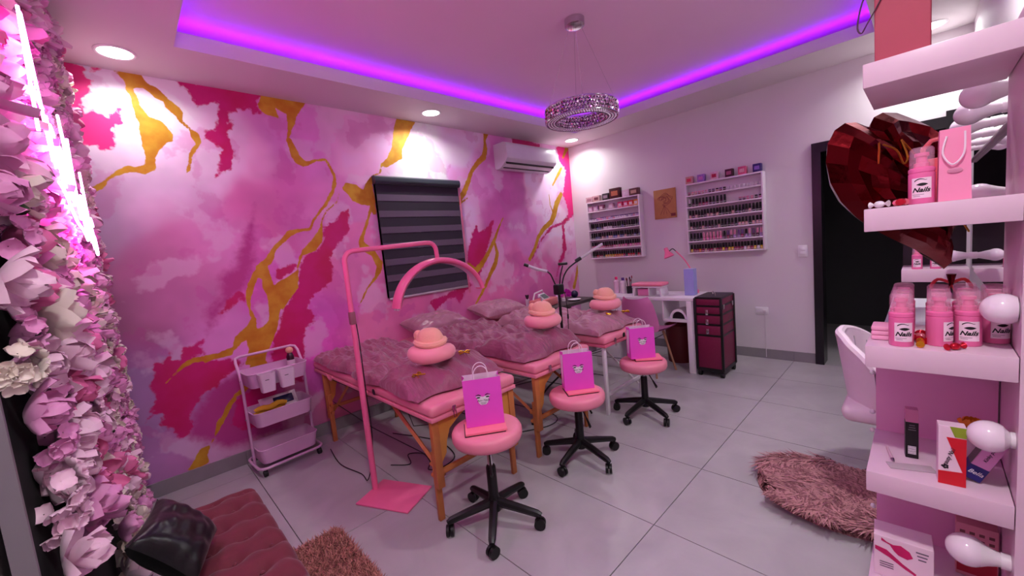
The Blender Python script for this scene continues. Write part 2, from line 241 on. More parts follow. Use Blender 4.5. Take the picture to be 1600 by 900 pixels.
def vnoise(px, pz, sc, seed):
    rs = np.random.RandomState(seed); g = rs.rand(64, 64); x = px * sc + 31.3; z = pz * sc + 7.7
    xi = np.floor(x).astype(int); zi = np.floor(z).astype(int); fx = x - xi; fz = z - zi
    fx = fx * fx * (3 - 2 * fx); fz = fz * fz * (3 - 2 * fz)
    q = lambda i, j: g[(xi + i) % 64, (zi + j) % 64]
    return (q(0, 0) * (1 - fx) + q(1, 0) * fx) * (1 - fz) + (q(0, 1) * (1 - fx) + q(1, 1) * fx) * fz - 0.5
def fbm(px, pz, sc, seed): return vnoise(px, pz, sc, seed) + 0.5 * vnoise(px, pz, sc * 2.1, seed + 1) + 0.25 * vnoise(px, pz, sc * 4.3, seed + 2)
def axis_pts(a, b, cuts, step):
    p = [a] + cuts + [b]; out = []
    for q0, q1 in zip(p[:-1], p[1:]):
        n = max(1, int(round((q1 - q0) / step))); out += [q0 + (q1 - q0) * k / n for k in range(n)]
    return out + [b]
gx = np.array(axis_pts(XL, 0.0, [WX0, WX1], 0.0135)); gz = np.array(axis_pts(0.0, H, [WZ0, WZ1], 0.0135))
PX, PZ = [q.ravel() for q in np.meshgrid(gx, gz)]
nx, nz = len(gx), len(gz)
sg = np.full(PX.shape, -9.0)
for P in GOLD: sg = np.maximum(sg, poly_sdf(PX, PZ, P))
for P in GHOLE: sg = np.minimum(sg, -poly_sdf(PX, PZ, P))
for L in GSTR: sg = np.maximum(sg, str_sdf(PX, PZ, L))
sh = np.full(PX.shape, -9.0); sd = sh.copy(); sm = sh.copy()
for P in HOT: sh = np.maximum(sh, poly_sdf(PX, PZ, P))
for P in DEEP: sd = np.maximum(sd, poly_sdf(PX, PZ, P))
for P in MIDP: sm = np.maximum(sm, poly_sdf(PX, PZ, P))
# watery washes: soft colour fields between sampled places, with a warped, feathered edge
wx = PX + 0.22 * fbm(PX, PZ, 2.6, 11); wz = PZ + 0.22 * fbm(PX, PZ, 2.6, 21)
num = np.zeros((len(PX), 3)); den = np.zeros(len(PX))
for (a, b, r, g, bl) in WASH:
    wt = np.exp(-((wx - a) ** 2 + (wz - b) ** 2) / (2 * 0.105 ** 2)) + 1e-7 / ((wx - a) ** 2 + (wz - b) ** 2 + 0.01)
    num += wt[:, None] * np.array(lin((r, g, bl))); den += wt
wash = num / den[:, None]
tone = 1 + 0.22 * fbm(PX, PZ, 5.0, 40)
grey = wash.mean(1, keepdims=True); wash = np.clip((wash * 0.84 + grey * 0.16) * 1.28 * tone[:, None], 0, 0.92)
vid = np.arange(nx * nz).reshape(nz, nx)
fs = []
for j in range(nz - 1):
    zc = (gz[j] + gz[j + 1]) / 2
    for i in range(nx - 1):
        xc = (gx[i] + gx[i + 1]) / 2
        if WX0 < xc < WX1 and WZ0 < zc < WZ1: continue
        fs.append((vid[j, i], vid[j, i + 1], vid[j + 1, i + 1], vid[j + 1, i]))
me = bpy.data.meshes.new('wall_mural'); me.from_pydata(np.stack([PX, np.zeros_like(PX), PZ], 1).tolist(), [], [tuple(int(k) for k in f) for f in fs])
at = me.attributes.new('wash', 'FLOAT_COLOR', 'POINT'); at.data.foreach_set('color', np.concatenate([wash, np.ones((len(PX), 1))], 1).ravel())
at = me.attributes.new('shapes', 'FLOAT_COLOR', 'POINT'); at.data.foreach_set('color', np.clip(np.stack([sg, sh, sd, sm], 1), -0.5, 0.5).ravel())
mm = bpy.data.materials.new('painted_mural'); mm.use_nodes = True; MATS['painted_mural'] = mm
nt = mm.node_tree; N = nt.nodes; Lk = nt.links; bs = N['Principled BSDF']; bs.inputs['Roughness'].default_value = 0.5
aw = N.new('ShaderNodeAttribute'); aw.attribute_name = 'wash'
as_ = N.new('ShaderNodeAttribute'); as_.attribute_name = 'shapes'
sp = N.new('ShaderNodeSeparateColor'); Lk.new(as_.outputs['Color'], sp.inputs[0])
tc = N.new('ShaderNodeTexCoord')
def noise(scale, detail=4):
    q = N.new('ShaderNodeTexNoise'); q.inputs['Scale'].default_value = scale; q.inputs['Detail'].default_value = detail
    Lk.new(tc.outputs['Object'], q.inputs['Vector']); return q.outputs['Fac']
def mathn(op, a, b):
    q = N.new('ShaderNodeMath'); q.operation = op
    for k, x in enumerate((a, b)):
        if isinstance(x, (int, float)): q.inputs[k].default_value = x
        else: Lk.new(x, q.inputs[k])
    return q.outputs[0]
def smooth(v, lo, hi):
    q = N.new('ShaderNodeMapRange'); q.interpolation_type = 'SMOOTHSTEP'; q.inputs[1].default_value = lo; q.inputs[2].default_value = hi
    Lk.new(v, q.inputs[0]); return q.outputs[0]
def mixc(f, a, b):
    q = N.new('ShaderNodeMix'); q.data_type = 'RGBA'; Lk.new(f, q.inputs['Factor'])
    for k, x in (('A', a), ('B', b)):
        if isinstance(x, tuple): q.inputs[k].default_value = lin(x) + (1,)
        else: Lk.new(x, q.inputs[k])
    return q.outputs['Result']
n1 = noise(9, 6); n2 = noise(28, 5); n3 = noise(4, 3)
rag = mathn('MULTIPLY', mathn('SUBTRACT', n2, 0.5), 0.075); rag2 = mathn('MULTIPLY', mathn('SUBTRACT', n1, 0.5), 0.06)
rag3 = mathn('MULTIPLY', mathn('SUBTRACT', n2, 0.5), 0.022)
cl = noise(2.3, 6); cl2 = noise(3.7, 7)
def tint(c, fac, rgb, amt):
    return mixc(mathn('MULTIPLY', fac, amt), c, rgb)
col = tint(aw.outputs['Color'], smooth(cl, 0.53, 0.57), (240, 214, 234), 0.42)
col = tint(col, smooth(cl2, 0.55, 0.59), (206, 70, 168), 0.30)
col = mixc(smooth(mathn('ADD', mathn('ADD', as_.outputs['Alpha'], rag2), rag), -0.03, 0.06), col, (188, 62, 142))
streak = mathn('MULTIPLY', mathn('SUBTRACT', n1, 0.5), 0.35)
deepc = mixc(smooth(n3, 0.3, 0.7), (196, 0, 88), (206, 12, 122))
col = mixc(smooth(mathn('ADD', mathn('ADD', sp.outputs['Blue'], rag), rag2), -0.008, 0.012), col, deepc)
col = mixc(smooth(mathn('ADD', mathn('ADD', sp.outputs['Green'], rag), rag2), -0.006, 0.012), col, (240, 34, 132))
goldc = mixc(smooth(n1, 0.3, 0.7), (196, 128, 12), (214, 170, 44))
gmask = smooth(mathn('ADD', sp.outputs['Red'], rag3), -0.002, 0.004)
col = mixc(gmask, col, goldc)
Lk.new(col, bs.inputs['Base Color'])
Lk.new(mathn('MULTIPLY', gmask, 0.25), bs.inputs['Metallic'])
me.materials.append(mm)
wm = struct(link('wall_mural', me)); wm['label'] = 'pink watercolour mural wall with magenta blots and gold veins'
mt_rev = M('window_reveal', (222, 190, 208), 0.6)
rv = MB()
rv.bb((WX0 - 0.02, 0.0, WZ0), (WX0, 0.16, WZ1)); rv.bb((WX1, 0.0, WZ0), (WX1 + 0.02, 0.16, WZ1)); rv.bb((WX0, 0.0, WZ0 - 0.02), (WX1, 0.16, WZ0)); rv.bb((WX0, 0.0, WZ1), (WX1, 0.16, WZ1 + 0.02))
rv.build('window_reveal', mt_rev, wm, smooth=False)
wi = struct(link('window_1', None, None, ((WX0 + WX1) / 2, 0.1, WZ0)))
f = MB(); hw = (WX1 - WX0) / 2; hh = WZ1 - WZ0
f.bb((-hw, -0.02, 0), (-hw + 0.05, 0.03, hh)).bb((hw - 0.05, -0.02, 0), (hw, 0.03, hh)).bb((-hw + 0.05, -0.02, 0), (hw - 0.05, 0.03, 0.05)).bb((-hw + 0.05, -0.02, hh - 0.05), (hw - 0.05, 0.03, hh)).bb((-0.025, -0.02, 0.05), (0.025, 0.03, hh - 0.05))
f.build('window_frame', M('white_window_frame', (220, 214, 216), 0.4), wi, smooth=False)
for sx in (-1, 1):
    MB().bb((sx * 0.025, 0.0, 0.05), (sx * (hw - 0.05), 0.008, hh - 0.05)).build('pane', M('night_glass', (14, 14, 22), 0.05, var=0), wi, smooth=False)
# back wall with the doorway
DY0, DY1, DZ = -2.755, -3.63, 2.06
wb = MB(); wb.bb((0, DY0, 0), (0.14, 0.14, H + 0.3)); wb.bb((0, DY1, DZ), (0.14, DY0, H + 0.3)); wb.bb((0, YR - 0.14, 0), (0.14, DY1, H + 0.3))
struct(wb.build('wall_back', m_wall, smooth=False))
struct(MB().bb((XL - 0.14, YR - 0.14, 0), (0, YR, H + 0.3)).build('wall_right', m_wall, smooth=False))
struct(MB().bb((XL - 0.14, YR, 0), (XL, 0.14, H + 0.3)).build('wall_left', m_wall, smooth=False))
d1 = struct(link('door_1', None, None, (0, (DY0 + DY1) / 2, 0)))
hy = (DY0 - DY1) / 2
MB().bb((-0.025, hy - 0.055, 0), (0.16, hy + 0.012, DZ + 0.012)).build('jamb', m_blackframe, d1, smooth=False)
MB().bb((-0.025, -hy - 0.01, 0), (0.16, -hy + 0.05, DZ + 0.05)).build('jamb', m_blackframe, d1, smooth=False)
MB().bb((-0.025, -hy + 0.05, DZ - 0.075), (0.16, hy - 0.055, DZ + 0.012)).build('lintel', m_blackframe, d1, smooth=False)
# dim hall seen through the doorway
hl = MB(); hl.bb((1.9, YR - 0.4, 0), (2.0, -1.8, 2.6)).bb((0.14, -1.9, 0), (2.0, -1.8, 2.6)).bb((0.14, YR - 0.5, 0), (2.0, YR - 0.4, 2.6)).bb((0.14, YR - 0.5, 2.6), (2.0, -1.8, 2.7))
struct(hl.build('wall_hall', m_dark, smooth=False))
# skirting boards of cut floor tile
bm_ = struct(link('baseboard_mural', None))
for a, b in ((XL, -4.208), (-4.208, -3.012), (-3.012, -1.811), (-1.811, -0.605), (-0.605, -0.012)):
    MB().bb((a + 0.001, -0.012, 0.001), (b - 0.001, 0.0, 0.098)).build('skirting_tile', m_base, bm_, smooth=False)
bb_ = struct(link('baseboard_back', None))
for a, b in ((-0.012, -0.2), (-0.2, -1.383), (-1.383, -2.566), (-2.566, DY0 + 0.012)):
    MB().bb((-0.012, b + 0.001, 0.001), (0.0, a - 0.001, 0.098)).build('skirting_tile', m_base, bb_, smooth=False)
bl_ = struct(link('baseboard_left', None))
MB().bb((XL, YR, 0.001), (XL + 0.012, -0.013, 0.098)).build('skirting_tile', m_base, bl_, smooth=False)
# ceiling: dropped border, fascia, hidden cove and raised middle
TX0, TX1, TY0, TY1 = -4.29, -0.53, -3.21, -0.505
ce = MB()
ce.bb((XL, TY1, H), (0, 0.0, H + 0.09)); ce.bb((XL, YR, H), (0, TY0, H + 0.09)); ce.bb((XL, TY0, H), (TX0, TY1, H + 0.09)); ce.bb((TX1, TY0, H), (0, TY1, H + 0.09))
struct(ce.build('ceiling', m_ceil, smooth=False))
m_ceil2 = M('raised_ceiling_pink_light', (242, 204, 226), 0.7, var=0.03, vscale=2)  # pink light on the raised ceiling is put into its colour
struct(MB().bb((XL, YR, H + 0.18), (0, 0, H + 0.30)).build('ceiling_raised', m_ceil2, smooth=False))
# LED strip lying on the border, 7 cm back from the fascia
m_led = M('violet_led', (150, 60, 255), 0.4, var=0, emit=LIGHT_COVE, ecol=LIGHT_COVE_COL)
led = MB(); o_ = 0.06; t_ = 0.014; zl = H + 0.0905
led.bb((TX0 - o_, TY1 + o_, zl), (TX1 + o_, TY1 + o_ + t_, zl + 0.006)); led.bb((TX0 - o_, TY0 - o_ - t_, zl), (TX1 + o_, TY0 - o_, zl + 0.006))
led.bb((TX0 - o_ - t_, TY0 - o_, zl), (TX0 - o_, TY1 + o_, zl + 0.006)); led.bb((TX1 + o_, TY0 - o_, zl), (TX1 + o_ + t_, TY1 + o_, zl + 0.006))
tag(led.build('led_strip', m_led, smooth=False), 'violet glowing LED strip hidden in the raised ceiling cove', 'light strip')
# recessed lamps
m_lamp = M('lit_lamp_disc', (255, 250, 250), 0.5, var=0, emit=6.0, ecol=LIGHT_DOWN_COL)
m_trimw = M('white_lamp_trim', (235, 232, 234), 0.4)
dl = [(-4.53, -0.275, 'round recessed ceiling lamp nearest the flower wall'), (-2.44, -0.29, 'round recessed ceiling lamp above the window blind'), (-0.305, -0.287, 'round recessed ceiling lamp in the corner by the air conditioner'), (-0.245, -3.49, 'round recessed ceiling lamp behind the gift bag on the shelf tower'), (-2.4, -3.45, 'round recessed ceiling lamp above the vanity mirror'), (-4.5, -3.45, 'round recessed ceiling lamp above the camera corner')]
for (x, y, lb), pw in zip(dl, (0.36, 0.50, 0.52, 0.66, 1.3, 1.4)):
    t = thing('ceiling_lamp', lb, 'ceiling lamp', (x, y, H), group='recessed lamps in the ceiling border')
    MB().lathe([(0.078, 0.0), (0.092, 0.0), (0.094, -0.003), (0.086, -0.008), (0.077, -0.006)], n=32, caps=False).build('trim_ring', m_trimw, t)
    MB().lathe([(0.001, -0.0045), (0.077, -0.0045), (0.077, -0.001), (0.001, -0.001)], n=32).build('lens', m_lamp, t)
    ld = bpy.data.lights.new('lamp_beam', 'AREA'); ld.shape = 'DISK'; ld.size = 0.15; ld.energy = LIGHT_DOWN * pw; ld.color = LIGHT_DOWN_COL; ld.spread = math.radians(150)
    lo = bpy.data.objects.new('lamp_beam', ld); COL.objects.link(lo); lo.parent = t; lo.location = (0, 0, -0.012)
# ---------------------------------------------------------------- flower wall on the left
AX = math.atan2(1.97, 0.105)
fw = thing('flower_wall', 'tall black panel covered in pink and cream artificial peonies', 'flower wall', (-4.905, -2.09, 0), AX)
m_board = M('black_mesh_board', (10, 10, 11), 0.9)
m_greybar = M('grey_panel_frame', (128, 120, 126), 0.5)
MB().bb((0.0, 0.0, 0.13), (1.973, 0.02, 2.66)).build('board', m_board, fw, smooth=False)
MB().bb((-0.012, -0.012, 0.0), (0.0, 0.024, 2.66)).build('frame_bar', m_greybar, fw, smooth=False)
MB().bb((1.93, -0.006, 0.0), (1.973, 0.03, 0.13)).build('foot', M('pale_grey_foot', (190, 186, 188), 0.5), fw, smooth=False)
def petal_fn(ln, wd, curl, cup, rib=0.0, seed=0):
    rr = random.Random(seed); ph = rr.uniform(0, 6)
    def fn(u, v):
        s = (u - 0.5) * 2
        ww = wd * max(0.0, math.sin(PI * (0.10 + v * 0.895))) ** 0.5
        x = s * ww * 0.5
        a = curl * v
        y = ln * (math.sin(a) / curl if curl > 1e-3 else v)
        z = ln * ((1 - math.cos(a)) / curl if curl > 1e-3 else 0)
        z += cup * s * s * wd * (0.3 + 0.7 * v) + rib * math.sin(5 * s + ph) * v * wd
        y -= 0.06 * ln * s * s * v
        return Vector((x, y, z))
    return fn
def petal_mb(ln, wd, curl, cup, ang, tilt, r0, z0, seed):
    mb = MB(); mb.grid(petal_fn(ln, wd, curl, cup, 0.025, seed), 5, 6)
    R = RZ(ang) @ RX(tilt)
    mb.v = [tuple(R @ Vector(q) + RZ(ang) @ Vector((0, r0, 0)) + Vector((0, 0, z0))) for q in mb.v]
    return mb
def flower_petals(kind, seed):
    r = random.Random(seed); out = []
    if kind == 0:   # full peony
        for lay, (n, tilt, ln, wd, curl, z0) in enumerate(((6, 0.25, 0.068, 0.062, 0.5, 0.0), (6, 0.75, 0.056, 0.054, 0.8, 0.012), (5, 1.15, 0.046, 0.044, 1.0, 0.016), (4, 1.5, 0.034, 0.034, 1.2, 0.02))):
            for k in range(n): out.append(petal_mb(ln * r.uniform(0.85, 1.15), wd * r.uniform(0.85, 1.1), curl, 0.25, 2 * PI * (k + 0.5 * lay) / n + r.uniform(-0.2, 0.2), tilt + r.uniform(-0.18, 0.18), 0.006, z0, r.random()))
    elif kind == 1:  # open loose bloom, long petals
        for lay, (n, tilt, ln, wd, curl, z0) in enumerate(((5, 0.1, 0.078, 0.06, 0.3, 0.0), (5, 0.55, 0.07, 0.05, 0.5, 0.01), (4, 1.1, 0.05, 0.042, 0.8, 0.014))):
            for k in range(n): out.append(petal_mb(ln * r.uniform(0.8, 1.2), wd * r.uniform(0.8, 1.15), curl, 0.3, 2 * PI * (k + 0.5 * lay) / n + r.uniform(-0.25, 0.25), tilt + r.uniform(-0.2, 0.2), 0.006, z0, r.random()))
    else:            # cluster of small florets
        for k in range(17):
            th = r.uniform(0, 2 * PI); ph = math.acos(1 - r.random() * 0.95); c = Vector((math.sin(ph) * math.cos(th), math.sin(ph) * math.sin(th), math.cos(ph) * 0.8)) * 0.05
            R = c.to_track_quat('Z', 'Y').to_matrix()
            for q in range(4):
                p = petal_mb(0.023, 0.024, 0.35, 0.2, q * PI / 2 + th, 0.25, 0.001, 0, r.random()); p.v = [tuple(R @ Vector(x) + c) for x in p.v]; out.append(p)
    return out
def petal_mat(name, a, b):
    m = M(name, a, 0.55, var=0.0, sheen=0.2); nt = m.node_tree; bs = nt.nodes['Principled BSDF']
    mx = [q for q in nt.nodes if q.type == 'MIX'][0]; mx.inputs['A'].default_value = lin(a) + (1,); mx.inputs['B'].default_value = lin(b) + (1,)
    nz = [q for q in nt.nodes if q.type == 'TEX_NOISE'][0]; nz.inputs['Scale'].default_value = 22
    bs.inputs['Subsurface Weight'].default_value = 0.0
    return m
PM = [petal_mat('orchid_petal', (222, 132, 190), (240, 176, 216)), petal_mat('pale_pink_petal', (240, 190, 216), (250, 220, 234)), petal_mat('cream_petal', (226, 208, 194), (246, 234, 224)), petal_mat('rose_petal', (220, 90, 150), (236, 140, 186))]
FM = {}
for kd in range(3):
    for ci in range(4):
        for vr in range(2 if kd < 2 else 1):
            mb = MB()
            for p in flower_petals(kd, 100 * kd + 10 * ci + vr): mb.add(p.v, p.f)
            FM[(kd, ci, vr)] = mb.mesh('peony', PM[ci], True, 85)
spots = []
rz_ = random.Random(5)
zz = 0.2; row = 0
while zz < 2.62:
    xx = 0.05 + (0.055 if row % 2 else 0)
    while xx < 1.95:
        spots.append((xx + rz_.uniform(-0.02, 0.02), zz + rz_.uniform(-0.02, 0.02))); xx += 0.118
    zz += 0.102; row += 1
flw = []
for (x, z) in spots:
    if x < 0.85 and z < 0.55: continue
    if x < 0.62 and z < 0.72: continue
    if x < 0.09 and z < 1.12: continue
    flw.append((x, z))
flw.sort(key=lambda q: (q[0]) ** 2 + 0.3 * (q[1] - 1.4) ** 2)
stuffmb = []
npet = 0
fnames = {0: 'peony', 1: 'loose_bloom', 2: 'hydrangea_head'}
for i, (x, z) in enumerate(flw):
    kd = rz_.choices((0, 1, 2), (0.5, 0.25, 0.25) if x < 0.9 else (0.4, 0.1, 0.5))[0]
    ci = rz_.choices((0, 1, 2, 3), (0.36, 0.30, 0.26, 0.08))[0]; vr = rz_.randrange(2) if kd < 2 else 0
    sc = rz_.uniform(1.0, 1.32) * (1.12 if x < 0.6 else 1.0) * (1.0 if x < 1.6 else 0.8)
    R = Euler((rz_.uniform(-0.45, 0.45), rz_.uniform(-0.45, 0.45), rz_.uniform(0, 6.28))).to_matrix()
    Rm = RX(PI / 2) @ R
    loc = (x, -rz_.uniform(0.012, 0.035), z)
    if npet < 250 and kd < 2 and i < 26:
        o = link(fnames[kd], None, fw, loc, Rm.to_euler()); o.scale = (sc,) * 3
        for p in flower_petals(kd, 100 * kd + 10 * ci + vr):
            p.build('petal', PM[ci], o, True, 85); npet += 1
    elif i < 300:
        o = link(fnames[kd], FM[(kd, ci, vr)], fw, loc, Rm.to_euler()); o.scale = (sc,) * 3
    else:
        stuffmb.append((kd, ci, vr, loc, Rm, sc))
if stuffmb:
    mb = MB()
    for kd, ci, vr, loc, Rm, sc in stuffmb:
        src = FM[(kd, ci, vr)]
        mb.add([tuple(Rm @ Vector(q.co) * sc + Vector(loc)) for q in src.vertices], [tuple(p.vertices) for p in src.polygons], ci)
    o = mb.build('far_blooms', PM, fw); o['kind'] = 'stuff'
m_leaf = M('dark_green_leaf', (42, 62, 34), 0.5)
for (x, z, a) in ((0.34, 1.02, 0.4), (0.75, 0.78, -0.7), (1.2, 1.1, 1.2), (0.2, 1.62, 2.0), (0.95, 2.0, 0.2)):
    mb = petal_mb(0.09, 0.045, 0.5, 0.2, a, 0.4, 0.01, 0.0, 3); mb.xf(RX(PI / 2), (x, -0.03, z)); mb.build('leaf', m_leaf, fw)
# ---------------------------------------------------------------- neon writing
m_neon = M('pink_neon', (255, 150, 240), 0.3, var=0, emit=LIGHT_NEON, ecol=LIGHT_NEON_COL)
ns = thing('neon_sign', 'glowing pink neon script sign in front of the flower wall', 'neon sign', (-4.905, -2.09, 1.84), AX)
def arc(cx, cz, rx, rz, a0, a1, n=12): return [(cx + rx * math.cos(math.radians(a0 + (a1 - a0) * k / n)), cz + rz * math.sin(math.radians(a0 + (a1 - a0) * k / n))) for k in range(n + 1)]
def letA(x, w, h): return [[(x, 0), (x + w * 0.45, h), (x + w * 0.6, h), (x + w, 0)], [(x + w * 0.12, h * 0.36), (x + w * 0.95, h * 0.40)]]
def letn(x, w, h): return [[(x, h), (x + 0.01, 0)], [(x + 0.01, h * 0.6)] + arc(x + w * 0.55, h * 0.6, w * 0.45, h * 0.4, 180, 0, 8) + [(x + w, 0)]]
def letN(x, w, h): return [[(x, 0), (x + w * 0.12, h), (x + w * 0.8, 0.01), (x + w, h)]]
def leta(x, w, h): return [arc(x + w * 0.45, h * 0.48, w * 0.45, h * 0.48, 20, 380, 14), [(x + w * 0.9, h), (x + w * 0.92, 0.15 * h), (x + w * 1.1, 0)]]
def leti(x, h): return [[(x, h), (x, 0)], [(x - 0.004, h * 1.35), (x + 0.008, h * 1.45)]]
def letl(x, h): return [[(x, h), (x + 0.004, 0.02), (x + 0.03, 0)]]
def lets(x, w, h): return [arc(x + w * 0.5, h * 0.74, w * 0.45, h * 0.26, 30, 270, 9) + arc(x + w * 0.5, h * 0.26, w * 0.45, h * 0.26, 90, -160, 9)]
def nz(p):
    q = 0.17 + (p[0] - 0.60) * 0.78; return (q, -0.125, p[1] * 0.82 - 0.36 * (q - 0.17) - 0.05)
U = 0.30; u = 0.17
for nm, sset in (('letter_tube', letA(0.60, 0.17, 0.42)), ('letter_tube', letn(0.80, 0.10, u)), ('letter_tube', letn(0.93, 0.10, u)), ('letter_tube', letN(1.08, 0.17, 0.36)), ('letter_tube', leta(1.28, 0.11, u)), ('letter_tube', leti(1.43, u)), ('letter_tube', letl(1.47, 0.34)), ('letter_tube', lets(1.52, 0.09, u))):
    mb = MB()
    for s_ in sset: mb.tube([nz(p) for p in s_], 0.0037, 6)
    mb.build(nm, m_neon, ns)
for zz_, x0, x1 in ((-0.05, 0.80, 1.30),):
    mb = MB().tube([nz((x0 + (x1 - x0) * k / 10, zz_ + 0.014 * math.sin(k * 0.9))) for k in range(11)], 0.0037, 6); mb.build('flourish_tube', m_neon, ns)
mb = MB()
for x in (0.25, 0.55, 0.85): MB().cyl((x, -0.124, 0.0 - 0.36 * (x - 0.17)), (x, 0.0, 0.0 - 0.36 * (x - 0.17)), 0.004, n=6).build('standoff', M('clear_standoff', (150, 120, 140), 0.2), ns)
# ---------------------------------------------------------------- bench, cushion, shaggy rug
m_velvet = M('mauve_velvet', (104, 34, 48), 0.75, var=0.14, vscale=9, sheen=0.2, bump=0.1, bscale=60)
bn = thing('tufted_bench', 'dusty rose velvet bench with buttoned tufting', 'bench', (-4.535, -1.86, 0))
bw, bl, bh = 0.33, 1.08, 0.42
def seatf(u, v):
    x = (u - 0.5) * bw; y = (v - 0.5) * bl
    e = min(u, 1 - u) * bw; e2 = min(v, 1 - v) * bl
    rnd = lambda d, r: (r - math.sqrt(max(0, r * r - (r - min(d, r)) ** 2)))
    z = bh + 0.012 - rnd(e, 0.05) - rnd(e2, 0.06)
    z += 0.012 * abs(math.sin(PI * (y / 0.12))) ** 0.6
    for gy in range(-4, 5):
        for gx_ in (-1, 0, 1):
            bx = gx_ * 0.11 + (0.055 if gy % 2 else 0); by = gy * 0.12
            z -= 0.022 * math.exp(-((x - bx) ** 2 + (y - by) ** 2) / 0.0008)
    return Vector((x, y, z))
MB().grid(seatf, 40, 110).build('cushion_top', m_velvet, bn)
MB().rbox((0, 0, 0.27), (bw, bl, 0.22), 0.03).build('body', m_velvet, bn)
for sx in (-1, 1):
    for sy in (-1, 1): MB().lathe([(0.014, 0.0), (0.022, 0.17)], (sx * 0.12, sy * 0.48, 0), 12).build('leg', M('dark_wood_leg', (50, 30, 26), 0.4), bn)
mb = MB()
for gy in range(-4, 5):
    for gx_ in (-1, 0, 1):
        bx = gx_ * 0.11 + (0.055 if gy % 2 else 0)
        if abs(bx) < 0.15: MB().ell((bx, gy * 0.12, bh + 0.001), (0.008, 0.008, 0.006), 8, 5).build('button', m_velvet, bn)
def pillow_mb(w, h, t, nu=28, nv=28, wr=0.006, seed=1, pinch=0.10):
    r = random.Random(seed); ph = [r.uniform(0, 6) for _ in range(8)]
    mb = MB()
    def side(sg):
        def fn(u, v):
            a = (u - 0.5) * 2; b = (v - 0.5) * 2
            ed = (1 - abs(a) ** 3.0) * (1 - abs(b) ** 3.0)
            th = t * 0.5 * max(0, ed) ** 0.45
            x = a * w / 2 * (1 - pinch * (1 - b * b) * abs(a) ** 2); y = b * h / 2 * (1 - pinch * (1 - a * a) * abs(b) ** 2)
            wv = wr * ed * (math.sin(9 * a + 4 * b + ph[0]) + 0.7 * math.sin(14 * b - 5 * a + ph[1]) + 0.5 * math.sin(22 * a * b + ph[2]))
            return Vector((x, y, sg * th + sg * wv))
        return fn
    mb.grid(side(1), nu, nv); mb.grid(side(-1), nu, nv); return mb
bc = pillow_mb(0.26, 0.23, 0.12, wr=0.003, seed=4); bc.xf(RZ(1.25) @ RX(0.9), (0, 0, 0.115))
tag(bc.build('black_cushion', M('black_satin', (9, 8, 10), 0.32, sheen=0.1, bump=0.15, bscale=25), loc=(-4.665, -1.79, bh + 0.026)), 'shiny black cushion lying on the tufted bench', 'cushion')
m_rugb = M('brown_pink_shag', (186, 126, 114), 0.9, var=0.5, vscale=24)
m_rugd = M('deep_mauve_fur', (128, 78, 86), 0.85, var=0.4, vscale=26)
m_rugbd = M('deep_brown_shag', (128, 78, 70), 0.9, var=0.4, vscale=24)
m_rugp = M('mauve_fur', (176, 122, 126), 0.85, var=0.5, vscale=26)
def fur_rug(name, inside, x0, x1, y0, y1, n, ln, mat, seed, lean=0.6, base=None, wid=0.004):
    r = random.Random(seed); mb = MB(); k = 0
    while k < n:
        x = r.uniform(x0, x1); y = r.uniform(y0, y1)
        if not inside(x, y): continue
        k += 1; a = base(x, y) + r.uniform(-0.9, 0.9) if base else r.uniform(0, 2 * PI); l = ln * r.uniform(0.6, 1.25)
        dx, dy = math.cos(a), math.sin(a); w_ = wid
        p0 = Vector((x, y, 0.004)); p1 = p0 + Vector((dx * l * 0.35 * lean, dy * l * 0.35 * lean, l * 0.55)); p2 = p0 + Vector((dx * l * lean * 1.1, dy * l * lean * 1.1, l * (0.55 if lean > 0.8 else 0.85)))
        sd_ = Vector((-dy, dx, 0)) * w_
        mb.add([p0 - sd_, p0 + sd_, p1 + sd_ * 0.9, p1 - sd_ * 0.9, p2], [(0, 1, 2, 3), (3, 2, 4)])
    return mb
rb = thing('shaggy_rug', 'brownish pink shaggy rug on the floor beside the bench', 'rug', (-4.205, -1.83, 0))
ins = lambda x, y: abs(x) < 0.155 and abs(y) < 0.49
MB().rbox((0, 0, 0.006), (0.32, 1.0, 0.011), 0.004).build('backing', m_rugb, rb)
for sd_, nn, mt_ in ((3, 16000, m_rugb), (4, 9000, m_rugbd)):
    o = fur_rug('p', ins, -0.17, 0.17, -0.5, 0.5, nn, 0.04, mt_, sd_, 0.55, wid=0.0028).build('pile', mt_, rb, smooth=False); o['kind'] = 'stuff'
# ---------------------------------------------------------------- three-tier trolley
m_cart = M('pale_pink_metal', (214, 170, 204), 0.38)
m_rub = M('black_rubber', (16, 15, 17), 0.55)
m_chrome = M('chrome', (200, 196, 200), 0.18, 1.0)
tr = thing('utility_trolley', 'pale pink three-tier metal trolley against the mural', 'trolley', (-3.99, -0.195, 0), 0.07)
def rrect(w, d, r, n=5):
    out = []
    for cx, cy, a0 in ((w / 2 - r, d / 2 - r, 0), (-w / 2 + r, d / 2 - r, 90), (-w / 2 + r, -d / 2 + r, 180), (w / 2 - r, -d / 2 + r, 270)):
        for k in range(n + 1):
            a = math.radians(a0 + 90 * k / n); out.append((cx + r * math.cos(a), cy + r * math.sin(a)))
    return out
def tray_mb(w, d, h, r=0.04, th=0.003, taper=0.92):
    mb = MB(); o1 = rrect(w * taper, d * taper, r); o2 = rrect(w, d, r); i2 = rrect(w - 2 * th, d - 2 * th, r); i1 = rrect(w * taper - 2 * th, d * taper - 2 * th, r); n = len(o1)
    vs = [(x, y, 0) for x, y in o1] + [(x, y, h) for x, y in o2] + [(x, y, h) for x, y in i2] + [(x, y, th) for x, y in i1]
    fs = [(q * n + k, q * n + (k + 1) % n, (q + 1) * n + (k + 1) % n, (q + 1) * n + k) for q in range(3) for k in range(n)]
    fs += [tuple(range(n)), tuple(3 * n + k for k in range(n))]
    return mb.add(vs, fs)
